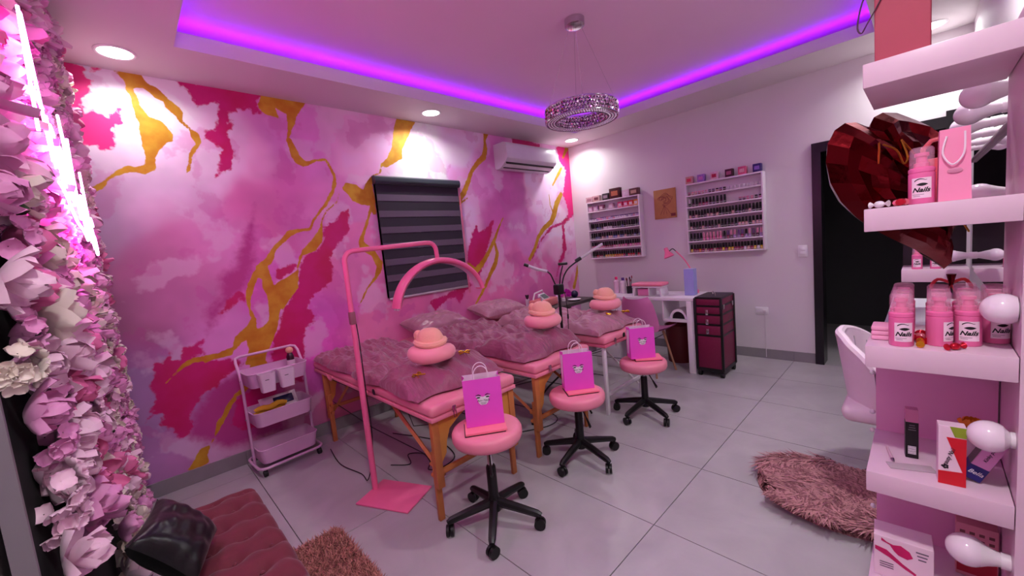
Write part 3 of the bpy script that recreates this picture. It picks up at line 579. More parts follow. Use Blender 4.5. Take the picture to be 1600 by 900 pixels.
for z0 in (0.61, 0.335, 0.075):
    mb = tray_mb(0.385, 0.25, 0.10); mb.tube([(x, y, 0.10) for x, y in rrect(0.385, 0.25, 0.04)], 0.004, 6, closed=True); mb.xf(None, (0, -0.01, z0)); mb.build('tray', m_cart, tr)
hp = [(-0.203, 0.0, 0.05), (-0.203, 0.0, 0.6), (-0.203, 0.02, 0.70), (-0.203, 0.075, 0.775), (-0.196, 0.10, 0.80), (-0.17, 0.108, 0.808), (0.17, 0.108, 0.808), (0.196, 0.10, 0.80), (0.203, 0.075, 0.775), (0.203, 0.02, 0.70), (0.203, 0.0, 0.6), (0.203, 0.0, 0.05)]
MB().tube(hp, 0.0095, 10).build('handle_frame', m_cart, tr)
MB().tube([(x, y, 0.055) for x, y in rrect(0.42, 0.29, 0.05)], 0.0095, 8, closed=True).build('base_frame', m_cart, tr)
for sx in (-1, 1):
    for sy in (-1, 1):
        c = MB(); c.cyl((sx * 0.18, sy * 0.135, 0.022), (sx * 0.18 + 0.0, sy * 0.135, 0.055), 0.006, n=8)
        c = c.build('caster', m_chrome, tr)
        MB().cyl((sx * 0.18 - 0.012, sy * 0.135, 0.021), (sx * 0.18 + 0.012, sy * 0.135, 0.021), 0.021, n=16).build('wheel', m_rub, c)
mb = MB()
for z0 in (0.66, 0.385, 0.125):
    for sx in (-1, 1): MB().ell((sx * 0.213, 0.0, z0), (0.006, 0.006, 0.006), 8, 5).build('screw', m_chrome, tr)
m_bin = M('white_plastic', (226, 206, 222), 0.35)
for dx, lb in ((-0.085, 'left white hanging bin on the trolley front'), (0.035, 'right white hanging bin on the trolley front')):
    t = thing('hanging_bin', lb, 'bin', (-3.99 + dx, -0.195 - 0.178 + dx * 0.07, 0.585), 0.07, 'hanging bins on the trolley')
    mb = tray_mb(0.10, 0.075, 0.125, 0.014, 0.002, 0.8); mb.box((0, 0.0365, 0.122), (0.09, 0.014, 0.004)); mb.build('cup', m_bin, t)
    for k, wd in ((0, 0.024), (1, 0.03), (2, 0.022)): MB().box((-0.008, -0.0365 + 0.003 * k, 0.085 - 0.016 * k), (wd, 0.001, 0.005)).build('printed_line', M('grey_print', (110, 90, 110), 0.6), t)
t = thing('polish_remover', 'dark bottle with wooden ball cap in the top trolley tray', 'bottle', (-3.855, -0.135, 0.614))
MB().lathe([(0.001, 0), (0.024, 0), (0.026, 0.006), (0.026, 0.125), (0.018, 0.145), (0.016, 0.15)], n=16).build('bottle_body', M('plum_bottle', (52, 18, 34), 0.2), t)
MB().ell((0, 0, 0.172), (0.026, 0.026, 0.024), 16, 10).build('ball_cap', M('pale_wood_ball', (226, 170, 140), 0.5), t)
MB().lathe([(0.0265, 0.055), (0.0268, 0.055), (0.0268, 0.10), (0.0265, 0.10)], n=16, caps=False).build('paper_label', M('bottle_label', (212, 190, 205), 0.6), t)
t = thing('wipes_pack', 'white wet wipes packet with navy lid in the middle trolley tray', 'wipes', (-3.975, -0.15, 0.34), 0.07)
mb = pillow_mb(0.25, 0.13, 0.08, 20, 14, 0.003, 9, 0.02); mb.xf(RX(1.0), (0, 0, 0.082)); mb.build('packet', M('white_foil', (228, 214, 224), 0.3), t)
mb = MB().rbox((0.02, -0.034, 0.106), (0.13, 0.06, 0.012), 0.005, R=RX(1.0)); mb.build('lid', M('navy_plastic', (26, 26, 74), 0.3), t)
yb = MB()
for k in range(4):
    yb.tube([(-0.10 + 0.2 * s / 8, 0.014 * (-1) ** k + 0.006 * math.sin(s + k), 0.004 + 0.031 * k + 0.008 * math.sin(s * 1.3 + 2 * k)) for s in range(9)], [0.014 + 0.007 * math.sin(PI * s / 8) for s in range(9)], 10)
yb.xf(RZ(0.12), (0, 0, 0.02)); tag(yb.build('yellow_cloth', M('mustard_cloth', (202, 150, 34), 0.8, bump=0.3, bscale=70), loc=(-4.06, -0.268, 0.335)), 'rolled mustard yellow cloth in the middle trolley tray', 'cloth')
# ---------------------------------------------------------------- three massage beds
m_vinyl = M('pink_vinyl', (232, 136, 158), 0.4, var=0.05, bump=0.05, bscale=150)
m_wood = M('beech_wood', (186, 112, 62), 0.45, var=0.22, vscale=14)
m_wmetal = M('white_metal', (222, 214, 220), 0.4)
m_black = M('black_plastic', (13, 12, 14), 0.4)
m_cable = M('black_cable', (12, 11, 13), 0.5)
m_steel = M('brushed_steel', (190, 180, 186), 0.25, 1.0)
def make_bed(label, xc, wood):
    W, Y0, Y1, z0, z1 = 0.60, -1.76, -0.025, 0.55, 0.635
    t = thing('massage_bed', label, 'massage bed', (xc, 0, 0), group='massage beds side by side')
    ym = (Y0 + Y1) / 2
    for a, b in ((Y0, ym - 0.001), (ym + 0.001, Y1)):
        MB().rbox((0, (a + b) / 2, (z0 + z1) / 2 + 0.012), (W, b - a, z1 - z0 - 0.024), 0.022, 3).build('padded_top', m_vinyl, t)
        MB().rbox((0, (a + b) / 2, z0 + 0.012), (W - 0.004, b - a - 0.004, 0.024), 0.006).build('frame_band', m_vinyl if wood else M('pink_band', (214, 104, 132), 0.45), t)
    lm = m_wood if wood else m_wmetal
    for sx in (-1, 1):
        for (yy, sy) in ((Y0 + 0.035, -1), (Y1 - 0.16, 1)):
            xo = sx * (W / 2 - 0.03)
            if wood:
                MB().rbox((xo, yy, 0.37), (0.042, 0.03, 0.36), 0.004).build('leg', lm, t)
                q = MB().rbox((xo + sx * 0.0, yy + sy * -0.026, 0.19), (0.034, 0.022, 0.38), 0.004); q = q.build('leg_extension', lm, t)
                for zz in (0.30, 0.24): MB().cyl((xo - sx * 0.0, yy - sy * 0.037, zz), (xo, yy - sy * 0.065, zz), 0.013, n=12).build('knob', lm, q)
                pl = [(sx * (W / 2 - 0.012), 0.55), (sx * (W / 2 - 0.012), 0.33), (sx * (W / 2 - 0.055), 0.32), (sx * (W / 2 - 0.085), 0.36), (sx * (W / 2 - 0.095), 0.42), (sx * (W / 2 - 0.12), 0.48), (sx * (W / 2 - 0.19), 0.525), (sx * (W / 2 - 0.25), 0.55)]
                MB().prism(pl, yy - 0.006, yy + 0.006, ax=1).build('corner_bracket', M('birch_bracket', (204, 134, 62), 0.42, var=0.18, vscale=10), t)
            else:
                MB().rbox((xo, yy, 0.275), (0.034, 0.026, 0.55), 0.005).build('leg', lm, t)
    for sy, yy in ((-1, Y0 + 0.035), (1, Y1 - 0.16)):
        MB().rbox((0, yy - sy * 0.0, 0.27 if wood else 0.16), (W - 0.1, 0.02, 0.028), 0.004).build('cross_bar', lm, t)
    for sx in (-1, 1):      # folding braces and crossed cables
        xo = sx * (W / 2 - 0.06)
        for (ya, yb) in ((Y0 + 0.04, ym - 0.28), (Y1 - 0.165, ym + 0.28)):
            if wood: MB().tube([(xo, ya, 0.24), (xo, yb, 0.552)], 0.013, 4).build('brace', lm, t)
            else: MB().tube([(xo, ya, 0.10), (xo, yb, 0.552)], 0.009, 8).build('brace', lm, t)
        MB().tube([(xo, Y0 + 0.05, 0.31), (xo, ym, 0.28), (xo, Y1 - 0.17, 0.31)], 0.003, 6).build('cable', m_cable, t)
        MB().tube([(xo, Y0 + 0.05, 0.52), (xo * 0.2, ym - 0.2, 0.27), (-xo, Y1 - 0.2, 0.5)], 0.003, 6).build('cable', m_cable, t)
    for yy in (ym - 0.03, ym - 0.23):
        MB().lathe([(0.001, 0), (0.019, 0), (0.019, 0.004), (0.001, 0.004)], (-W / 2 + 0.003, yy, 0.595), 16, R=RY(-PI / 2)).build('face_rest_hole', m_black, t)
    MB().lathe([(0.001, 0), (0.019, 0), (0.019, 0.004), (0.001, 0.004)], (-0.02, Y0 + 0.003, 0.60), 16, R=RX(PI / 2)).build('face_rest_hole', m_black, t)
    hp = [(-W / 2 - 0.002, ym - 0.02 - 0.02 * k, 0.578 - 0.035 * math.sin(PI * k / 6)) for k in range(7)]
    MB().tube(hp, 0.011, 8, flat=0.5).build('carry_handle', m_vinyl, t)
    hp = [(-W / 2 - 0.002, Y1 - 0.30 - 0.02 * k, 0.575 - 0.03 * math.sin(PI * k / 6)) for k in range(7)]
    MB().tube(hp, 0.011, 8, flat=0.5).build('carry_handle', m_vinyl, t)
    lt = MB().rbox((-0.16, Y0 - 0.004, 0.588), (0.022, 0.008, 0.034), 0.003).build('latch', m_steel, t)
    MB().tube([(-0.168, Y0 - 0.008, 0.578), (-0.168, Y0 - 0.010, 0.545), (-0.152, Y0 - 0.010, 0.545), (-0.152, Y0 - 0.008, 0.578)], 0.0022, 6).build('hasp', m_steel, lt)
    return t
BX = [-3.375, -2.60, -1.80]
make_bed('pink massage bed with wooden legs nearest the flower wall', BX[0], True)
make_bed('middle pink massage bed with wooden legs', BX[1], True)
make_bed('pink massage bed with white metal legs farthest from the flower wall', BX[2], False)
# ---------------------------------------------------------------- satin quilts
def satin(name, rgb):
    m = M(name, rgb, 0.42, var=0.10, vscale=6, sheen=0.35)
    nt = m.node_tree; tc = [q for q in nt.nodes if q.type == 'TEX_COORD'][0]; b = nt.nodes['Principled BSDF']
    mp = nt.nodes.new('ShaderNodeMapping'); mp.inputs['Scale'].default_value = (30, 9, 9); mp.inputs['Rotation'].default_value = (0, 0, 0.5); nt.links.new(tc.outputs['Object'], mp.inputs['Vector'])
    wv = nt.nodes.new('ShaderNodeTexNoise'); wv.inputs['Scale'].default_value = 1.0; wv.inputs['Detail'].default_value = 3; wv.inputs['Distortion'].default_value = 1.2; nt.links.new(mp.outputs['Vector'], wv.inputs['Vector'])
    bp = nt.nodes.new('ShaderNodeBump'); bp.inputs['Strength'].default_value = 0.65; bp.inputs['Distance'].default_value = 0.02; nt.links.new(wv.outputs['Fac'], bp.inputs['Height']); nt.links.new(bp.outputs['Normal'], b.inputs['Normal'])
    return m
m_quilt = [satin('dusty_rose_satin', (150, 76, 106)), satin('mauve_satin', (146, 74, 104)), satin('pale_mauve_satin', (176, 116, 138))]
def smin(a): return max(0.0, a)
def make_quilt(label, xc, x0, x1, y0, y1, zb, segs, amp, mat, seed, skew=0.0):
    r = random.Random(seed); ph = [r.uniform(0, 6.28) for _ in range(12)]
    mb = MB(); cx = (x0 + x1) / 2
    ks = [i / len(segs) for i in range(len(segs) + 1)]
    def prof(u, v):
        a = (u - 0.5) * 2; b = (v - 0.5) * 2
        vv = v + 0.035 * math.sin(3.0 * a + ph[0]) + skew * a * 0.08
        vv = min(0.9999, max(0, vv)); k = int(vv * len(segs)); f = vv * len(segs) - k
        puff = (1 - abs(2 * f - 1) ** 2.2) ** 0.55
        edge = (smin(1 - abs(a) ** 5)) ** 0.42 * (smin(1 - abs(b) ** 9)) ** 0.42
        hz = amp * segs[k] * (0.42 + 0.58 * puff) * edge
        wr = edge * (0.010 * math.sin(13 * a + 9 * b + ph[1] + 2 * math.sin(4 * b + ph[2])) + 0.010 * math.sin(24 * b - 7 * a + ph[3] + 1.5 * math.sin(5 * a + ph[4])) + 0.006 * math.sin(31 * a + 17 * b * a + ph[5]))
        return hz, wr, a, b, puff
    def top(u, v):
        hz, wr, a, b, puff = prof(u, v)
        x = cx + a * (x1 - x0) / 2 * (0.97 + 0.05 * puff) + 0.012 * math.sin(9 * b + ph[6]) * abs(a); y = y0 + (y1 - y0) * v + 0.018 * math.sin(6 * a + ph[7]) * abs(b)
        return Vector((x - xc, y, zb + 0.014 + hz + wr + 0.0))
    def bot(u, v):
        p = top(u, v); e = min(u, 1 - u, v, 1 - v); p.z = zb + 0.002 + (0.012 if e < 0.02 else 0.0); return p
    mb.grid(top, 56, 120); mb.grid(bot, 56, 120)
    o = mb.build('satin_quilt', mat, loc=(xc, 0, 0)); return tag(o, label, 'quilt', 'satin quilts on the beds')
QL = []
QL.append(make_quilt('dusty rose satin quilt on the bed nearest the flower wall', BX[0], -3.69, -3.06, -1.66, -0.05, 0.635, [1.25, 0.9, 0.85, 0.8], 0.095, m_quilt[0], 3))
QL.append(make_quilt('mauve satin quilt on the middle massage bed', BX[1], -2.915, -2.285, -1.70, -0.42, 0.635, [1.2, 0.95, 1.25], 0.10, m_quilt[1], 8, 0.6))
QL.append(make_quilt('pale mauve satin quilt on the white-legged massage bed', BX[2], -2.115, -1.485, -1.72, -0.46, 0.635, [1.0, 0.95, 1.1], 0.105, m_quilt[2], 12, -0.4))
m_shiny = M('shiny_mauve_satin', (168, 108, 130), 0.32, var=0.1, sheen=0.3, bump=0.5, bscale=14)
pm = pillow_mb(0.58, 0.36, 0.16, 40, 28, 0.007, 3, 0.06); pm.xf(RX(0.22) @ RZ(0.04), (0, 0, 0.115)); tag(pm.build('satin_pillow', m_shiny, loc=(BX[1], -0.215, 0.635)), 'shiny crinkled mauve pillow at the head of the middle bed', 'pillow')
pm = pillow_mb(0.58, 0.37, 0.15, 40, 28, 0.006, 13, 0.05); pm.xf(RX(0.2) @ RZ(-0.05), (0, 0, 0.115)); tag(pm.build('satin_pillow', m_quilt[2], loc=(BX[2], -0.225, 0.635)), 'pale mauve pillow at the head of the white-legged bed', 'pillow')
# ---------------------------------------------------------------- neck pillows with folded head wraps on top, gold bows
m_neck = M('pink_plush', (246, 156, 170), 0.8, sheen=0.4); m_wrap = M('peach_towel', (248, 178, 158), 0.9, sheen=0.4, bump=0.3, bscale=160)
m_gold = M('gold_foil', (214, 158, 44), 0.25, 0.9)
def quilt_top(i, x, y, r):
    o = QL[i]; c = np.empty(len(o.data.vertices) * 3); o.data.vertices.foreach_get('co', c); c = c.reshape(-1, 3) + np.array(o.location)
    k = np.hypot(c[:, 0] - x, c[:, 1] - y) < r; return float(c[k, 2].max())
def make_neck(label, label2, loc, rz):
    t = thing('neck_pillow', label, 'neck pillow', loc, rz, 'pink neck pillows on the beds')
    pts = []; rs = []
    for k in range(25):
        a = math.radians(-62 + 304 * k / 24); pts.append((0.092 * math.cos(a) * 1.05, 0.085 * math.sin(a), 0.045 + 0.003 * math.sin(3 * a))); e = min(k, 24 - k) / 5
        rs.append(0.045 * (1 if e > 1 else 0.45 + 0.55 * math.sqrt(max(0, 1 - (1 - e) ** 2))))
    MB().tube(pts, rs, 14).build('cushion_ring', m_neck, t)
    MB().tube([pts[0], (0.03, -0.115, 0.03), (-0.01, -0.13, 0.028), (-0.03, -0.115, 0.03), pts[-1]], 0.006, 6).build('closing_strap', m_neck, t)
    w_ = thing('head_wrap', label2, 'head wrap', (loc[0], loc[1], loc[2] + 0.0915), rz + 2.6, 'folded head wraps on the neck pillows')
    mb = MB()
    def dome(u, v):
        a = 2 * PI * u; p = v * PI / 2; rr = 0.082 * math.cos(p) ** 0.7 * (1 + 0.05 * math.sin(3 * a + 1)); return Vector((rr * math.cos(a) * 1.02, rr * math.sin(a) * 0.9, 0.01 + 0.088 * math.sin(p) + 0.008 * math.sin(2 * a) * (1 - v)))
    mb.grid(dome, 28, 10, wrapu=True); mb.build('crown', m_wrap, w_)
    MB().tube([(0.088 * math.cos(2 * PI * k / 24), 0.078 * math.sin(2 * PI * k / 24), 0.016 + 0.006 * math.sin(4 * PI * k / 24)) for k in range(24)], 0.017, 8, closed=True).build('rolled_edge', m_wrap, w_)
    MB().ell((-0.062, -0.03, 0.055), (0.032, 0.026, 0.034), 12, 8).build('side_knot', m_wrap, w_)
def make_bow(label, loc, rz):
    mb = MB()
    for s_ in (-1, 1):
        mb.tube([(0, 0, 0.008), (s_ * 0.02, 0.008, 0.014), (s_ * 0.036, 0.004, 0.010), (s_ * 0.03, -0.008, 0.006), (0, 0, 0.006)], 0.0045, 6, flat=0.5)
        mb.tube([(0, 0, 0.007), (s_ * 0.02, -0.02, 0.005), (s_ * 0.03, -0.036, 0.004)], 0.004, 6, flat=0.5)
    mb.ell((0, 0, 0.008), (0.006, 0.006, 0.006), 8, 6)
    o = mb.build('gold_bow', m_gold, loc=loc); o.rotation_euler = (0, 0, rz); tag(o, label, 'bow', 'gold bows on the quilts')
make_neck('pink neck pillow on the bed nearest the flower wall', 'peach towelling head wrap on the bed nearest the flower wall', (-3.45, -1.47, quilt_top(0, -3.45, -1.47, 0.13) + 0.001), 2.3)
make_neck('pink neck pillow on the middle bed', 'peach towelling head wrap on the middle bed', (-2.49, -1.49, quilt_top(1, -2.49, -1.49, 0.13) + 0.001), 2.3)
make_neck('pink neck pillow on the white-legged bed', 'peach towelling head wrap on the white-legged bed', (-1.66, -1.50, quilt_top(2, -1.66, -1.50, 0.13) + 0.001), 2.3)
make_bow('gold bow left of the neck pillow on the near bed', (-3.605, -1.545, quilt_top(0, -3.605, -1.545, 0.03) - 0.002), 0.4); make_bow('gold bow right of the neck pillow on the near bed', (-3.24, -1.50, quilt_top(0, -3.24, -1.50, 0.03) - 0.002), -0.6)
make_bow('gold bow left of the neck pillow on the white-legged bed', (-1.80, -1.60, quilt_top(2, -1.80, -1.60, 0.03) - 0.002), 0.6); make_bow('gold bow right of the neck pillow on the white-legged bed', (-1.535, -1.62, quilt_top(2, -1.535, -1.62, 0.03) - 0.002), -0.8)
# ---------------------------------------------------------------- stools with a notebook and gift bag each
def make_stool(label, loc, rz, h, lever):
    t = thing('wheeled_stool', label, 'stool', loc, rz, 'pink stools on black five-star bases')
    MB().lathe([(0.001, h - 0.075), (0.155, h - 0.075), (0.168, h - 0.068), (0.176, h - 0.05), (0.176, h - 0.022), (0.168, h - 0.008), (0.150, h - 0.001), (0.001, h)], n=40).build('round_seat', m_vinyl, t)
    MB().cyl((0, 0, h - 0.09), (0, 0, h - 0.075), 0.07, n=20).build('seat_plate', m_black, t)
    MB().cyl((0, 0, 0.24), (0, 0, h - 0.09), 0.014, n=14).build('gas_lift', m_chrome, t)
    MB().lathe([(0.03, 0.07), (0.03, 0.13), (0.026, 0.15), (0.025, 0.30), (0.021, 0.31)], n=18).build('column', m_black, t)
    for k in range(5):
        a = 2 * PI * k / 5; c, s_ = math.cos(a), math.sin(a)
        arm = MB().tube([(0.02 * c, 0.02 * s_, 0.115), (0.12 * c, 0.12 * s_, 0.098), (0.225 * c, 0.225 * s_, 0.078), (0.245 * c, 0.245 * s_, 0.07)], [0.024, 0.021, 0.018, 0.013], 8).build('star_arm', m_black, t)
        hd = a + 0.9 + k
        ca = MB(); d = Vector((math.cos(hd), math.sin(hd), 0)) * 0.015; c0 = Vector((0.235 * c, 0.235 * s_, 0.028))
        for sg in (-1, 1): ca.cyl(c0 + d * sg * 0.25, c0 + d * sg * 1.25, 0.028, n=16)
        ca.cyl(c0, c0 + Vector((0, 0, 0.045)), 0.008, n=8)
        ca.build('caster', m_black, arm)
    la = lever; lv = MB().tube([(0.03 * math.cos(la), 0.03 * math.sin(la), h - 0.09), (0.09 * math.cos(la), 0.09 * math.sin(la), h - 0.10), (0.15 * math.cos(la), 0.15 * math.sin(la), h - 0.135)], 0.004, 6).build('lever', m_black, t)
    MB().tube([(0.14 * math.cos(la), 0.14 * math.sin(la), h - 0.128), (0.19 * math.cos(la), 0.19 * math.sin(la), h - 0.16)], [0.009, 0.014], 8, flat=0.5).build('lever_paddle', m_black, lv)
    return t
m_bag = M('magenta_paper', (236, 78, 206), 0.55, var=0.04); m_bagin = M('white_paper', (236, 206, 226), 0.7); m_twine = M('white_paper_twine', (240, 216, 230), 0.7)
m_ink = M('black_ink', (16, 10, 16), 0.6); m_print = M('white_print', (240, 226, 238), 0.6)
def make_bag(label, loc, rz):
    t = thing('gift_bag', label, 'gift bag', loc, rz, 'magenta paper gift bags on the stools')
    w_, d, h = 0.186, 0.10, 0.235
    mb = MB(); g = 0.004
    b0 = [(-w_ / 2, -d / 2), (w_ / 2, -d / 2), (w_ / 2, 0), (w_ / 2, d / 2), (-w_ / 2, d / 2), (-w_ / 2, 0)]
    t0 = [(-w_ / 2, -d / 2 + 0.004), (w_ / 2, -d / 2 + 0.004), (w_ / 2 - 0.012, 0), (w_ / 2, d / 2 - 0.004), (-w_ / 2, d / 2 - 0.004), (-w_ / 2 + 0.012, 0)]
    def ring(p, z, k=1.0): return [(x * k, y * k, z) for x, y in p]
    vs = ring(b0, 0) + ring(t0, h) + ring(t0, h, 0.985) + ring(b0, 0.003, 0.985)
    fs = [tuple(range(6))] + [(q * 6 + k, q * 6 + (k + 1) % 6, (q + 1) * 6 + (k + 1) % 6, (q + 1) * 6 + k) for q in (0, 1) for k in range(6)]
    mb.add(vs, fs, 0); mb.add(vs, [(12 + k, 12 + (k + 1) % 6, 18 + (k + 1) % 6, 18 + k) for k in range(6)] + [tuple(18 + k for k in range(6))], 1)
    mb.build('paper_body', [m_bag, m_bagin], t, smooth=False)
    for sy in (-1, 1):
        hp = [(-0.036, sy * (d / 2 - 0.012), h - 0.03)] + [(-0.036 * math.cos(PI * k / 10), sy * (d / 2 - 0.012) - sy * 0.006 * math.sin(PI * k / 10), h + 0.015 + 0.045 * math.sin(PI * k / 10)) for k in range(11)] + [(0.036, sy * (d / 2 - 0.012), h - 0.03)]
        MB().tube(hp, 0.0024, 6).build('twine_handle', m_twine, t)
    yf = -d / 2 + 0.0008; zc = 0.137
    lg = MB().prism([(-0.036, zc + 0.014), (-0.03, zc + 0.006), (-0.022, zc - 0.022), (-0.012, zc - 0.031), (0.012, zc - 0.031), (0.022, zc - 0.022), (0.03, zc + 0.006), (0.036, zc + 0.014), (0.012, zc + 0.012), (0, zc + 0.008), (-0.012, zc + 0.012)], yf - 0.0015, yf + 0.001, ax=1).build('logo_mask', m_print, t, smooth=False)
    for s_ in (-1, 1):
        MB().tube([(s_ * 0.010, yf - 0.002, zc + 0.0155), (s_ * 0.022, yf - 0.002, zc + 0.0215), (s_ * 0.036, yf - 0.002, zc + 0.017)], [0.0022, 0.0024, 0.001], 6, flat=0.4).build('printed_brow', m_ink, lg)
        MB().ell((s_ * 0.0225, yf - 0.002, zc + 0.007), (0.0095, 0.0008, 0.0036), 10, 6).build('printed_eye', m_ink, lg)
    text_mesh('Ann Nails', 0.0155, m_ink, 'printed_name', lg, (0, yf - 0.0018, zc - 0.009), (PI / 2, 0, 0), 0.3)
    for k in range(2): MB().box((0, yf - 0.0018, zc - 0.021 - 0.006 * k), (0.03 - 0.008 * k, 0.0006, 0.0016)).build('printed_line', m_ink, lg, smooth=False)
m_note = M('coral_pink_card', (250, 128, 152), 0.5)
def make_note(label, loc, rz):
    t = thing('notebook', label, 'notebook', loc, rz, 'pink notebooks under the gift bags')
    MB().rbox((0, 0, 0.011), (0.20, 0.15, 0.012), 0.002).build('cover', m_note, t)
    MB().rbox((-0.006, 0, 0.0025), (0.196, 0.146, 0.005), 0.001).build('page_block', m_black, t)
ST = [((-3.477, -1.944), 0.52, 0.15, 'beside the bed nearest the flower wall', 3.9), ((-2.715, -1.93), 0.45, 0.75, 'at the foot of the middle bed', 3.4), ((-1.906, -1.96), 0.445, 0.5, 'at the foot of the white-legged bed', 3.6)]
for (x, y), h, rz, wh, lv in ST:
    make_stool('round pink wheeled stool ' + wh, (x, y, 0), rz, h, lv)
NB = [(-3.50, -1.965, 0.52, -0.62), (-2.70, -1.955, 0.45, -0.66), (-1.875, -1.985, 0.445, -0.9)]
BG = [(-3.475, -1.935, 0.538, -0.62), (-2.695, -1.93, 0.468, -0.70), (-1.905, -1.95, 0.463, -0.76)]
for (x, y, z, a), wh in zip(NB, ('stool nearest the flower wall', 'middle stool', 'farthest stool')): make_note('coral pink notebook under the gift bag on the ' + wh, (x, y, z), a)
for (x, y, z, a), wh in zip(BG, ('stool nearest the flower wall', 'middle stool', 'farthest stool')): make_bag('magenta paper gift bag with eye logo on the ' + wh, (x, y, z), a)
# ---------------------------------------------------------------- pink half-moon lamp
m_plamp = M('pink_enamel', (240, 112, 158), 0.35)
al = thing('arch_lamp', 'pink half-moon floor lamp arching over the nearest bed', 'floor lamp', (-3.75, -1.14, 0))
bp = MB().rbox((0, 0, 0.006), (0.36, 0.25, 0.012), 0.005); bp.xf(RZ(-1.13), (0.045, -0.155, 0)); bp.build('base_plate', m_plamp, al)
MB().cyl((0, 0, 0.01), (0, 0, 0.80), 0.0175, n=14).build('lower_pole', m_plamp, al)
up = [(0, 0, 0.78), (0, 0, 1.40)] + [(0.06 - 0.06 * math.cos(PI / 2 * k / 6), 0, 1.40 + 0.06 * math.sin(PI / 2 * k / 6)) for k in range(1, 7)] + [(0.55, 0, 1.478)] + [(0.57 + 0.06 * math.sin(PI / 2 * k / 6), 0, 1.418 + 0.06 * math.cos(PI / 2 * k / 6)) for k in range(1, 7)] + [(0.632, 0, 1.375)]
MB().tube(up, 0.0145, 12).build('upper_arm', m_plamp, al)
MB().rbox((0.0, 0.0, 1.07), (0.032, 0.032, 0.075), 0.004).build('height_clamp', M('rose_grey_plastic', (150, 88, 104), 0.5), al)
MB().cyl((0.632, 0, 1.355), (0.632, 0, 1.395), 0.015, n=14).build('swivel', m_plamp, al)
def archp(s): return Vector((0.632 + 0.335 * math.sin(s * 1.45) / math.sin(1.45), -0.02 * s, 1.352 - 0.262 * (1 - math.cos(s * 1.45)) / (1 - math.cos(1.45)) * (1.06 if s < 0 else 0.9)))
def archband(u, v):
    s = 2 * u - 1; p = archp(s); tg = unit(archp(s + 0.01) - archp(s - 0.01)); nr = Vector((-tg.z, 0, tg.x)); nr = nr if nr.z > 0 or abs(nr.x) > .5 else -nr
    a = 2 * PI * v; sc = 1.0
    return p + nr * (0.021 * math.sin(a)) + Vector((0, 0.048 * math.cos(a), 0))
ab = MB(); ab.grid(archband, 40, 16)
ab.add([archband(0, k / 16) for k in range(16)], [tuple(range(16))]); ab.add([archband(1, k / 16) for k in range(16)], [tuple(range(16))])
hd = ab.build('arch_head', m_plamp, al)
def diff(u, v):
    s = (2 * u - 1) * 0.97; p = archp(s); tg = unit(archp(s + 0.01) - archp(s - 0.01)); nr = Vector((-tg.z, 0, tg.x)); return p - nr * 0.0215 + Vector((0, (v - 0.5) * 0.06, 0))
MB().grid(diff, 36, 2).build('led_diffuser', M('unlit_led_diffuser', (226, 190, 212), 0.4), hd)
for dy in (-0.018, 0.018): MB().cyl(archp(-1.0) + Vector((0, dy, 0.0)), archp(-1.0) + Vector((-0.002, dy, -0.014)), 0.008, n=10).build('end_button', M('clear_button', (236, 220, 230), 0.2), hd)
MB().tube([(0.016, -0.005, 1.05), (0.018, -0.012, 0.9), (0.016, -0.014, 0.6), (0.02, -0.012, 0.4), (0.02, 0.03, 0.2), (0.0, 0.10, 0.03), (0.02, 0.25, 0.008), (-0.02, 0.5, 0.008), (0.02, 0.8, 0.008)], 0.0032, 6, sm=6).build('power_cord', m_cable, al)
# ---------------------------------------------------------------- black three-arm phone lamp between the beds
tl = thing('tripod_lamp', 'black tripod stand with two slim LED arms and phone clip between beds', 'lamp stand', (-2.2, -1.43, 0))
MB().cyl((0, 0, 0.30), (0, 0, 0.98), 0.011, n=12).build('pole', m_black, tl)
for k in range(3):
    a = PI / 2 + 2 * PI * k / 3; a = a if k else PI / 2
    MB().tube([(0, 0, 0.36), (0.05 * math.cos(a), 0.20 * math.sin(a), 0.18), (0.075 * math.cos(a), 0.36 * math.sin(a), 0.008)], 0.008, 8).build('tripod_leg', m_black, tl)
MB().rbox((0, 0, 1.025), (0.075, 0.06, 0.085), 0.012).build('hub', m_black, tl)
def rel(p): return Vector(p) - Vector((-2.2, -1.43, 0))
m_barlt = M('silver_led_bar', (196, 190, 196), 0.3)
ar = MB().tube([rel(q) for q in ((-2.215, -1.415, 1.06), (-2.225, -1.40, 1.11), (-2.232, -1.385, 1.15), (-2.25, -1.365, 1.178))], 0.006, 8, sm=5).build('gooseneck', m_black, tl)
br = MB().tube([rel(q) for q in ((-2.246, -1.366, 1.176), (-2.30, -1.31, 1.20), (-2.35, -1.257, 1.236))], 0.012, 8).build('led_bar', m_barlt, ar)
MB().tube([rel(q) for q in ((-2.348, -1.26, 1.234), (-2.372, -1.236, 1.25))], 0.013, 8).build('bar_cap', m_black, br)
ar = MB().tube([rel(q) for q in ((-2.17, -1.445, 1.06), (-2.155, -1.46, 1.13), (-2.12, -1.49, 1.19), (-2.05, -1.544, 1.245))], 0.006, 8, sm=5).build('gooseneck', m_black, tl)
MB().tube([rel(q) for q in ((-2.075, -1.525, 1.235), (-2.04, -1.552, 1.257))], 0.015, 8).build('bar_cap', m_black, ar)
MB().tube([rel(q) for q in ((-2.045, -1.548, 1.252), (-1.902, -1.672, 1.353))], 0.011, 8).build('led_bar', m_barlt, ar)
ar = MB().tube([rel(q) for q in ((-2.19, -1.435, 1.06), (-2.175, -1.44, 1.14), (-2.152, -1.451, 1.21))], 0.005, 8).build('gooseneck', m_black, tl)
MB().rbox(rel((-2.15, -1.452, 1.225)), (0.075, 0.03, 0.022), 0.006, R=RZ(-0.7)).build('phone_clip', m_black, ar)
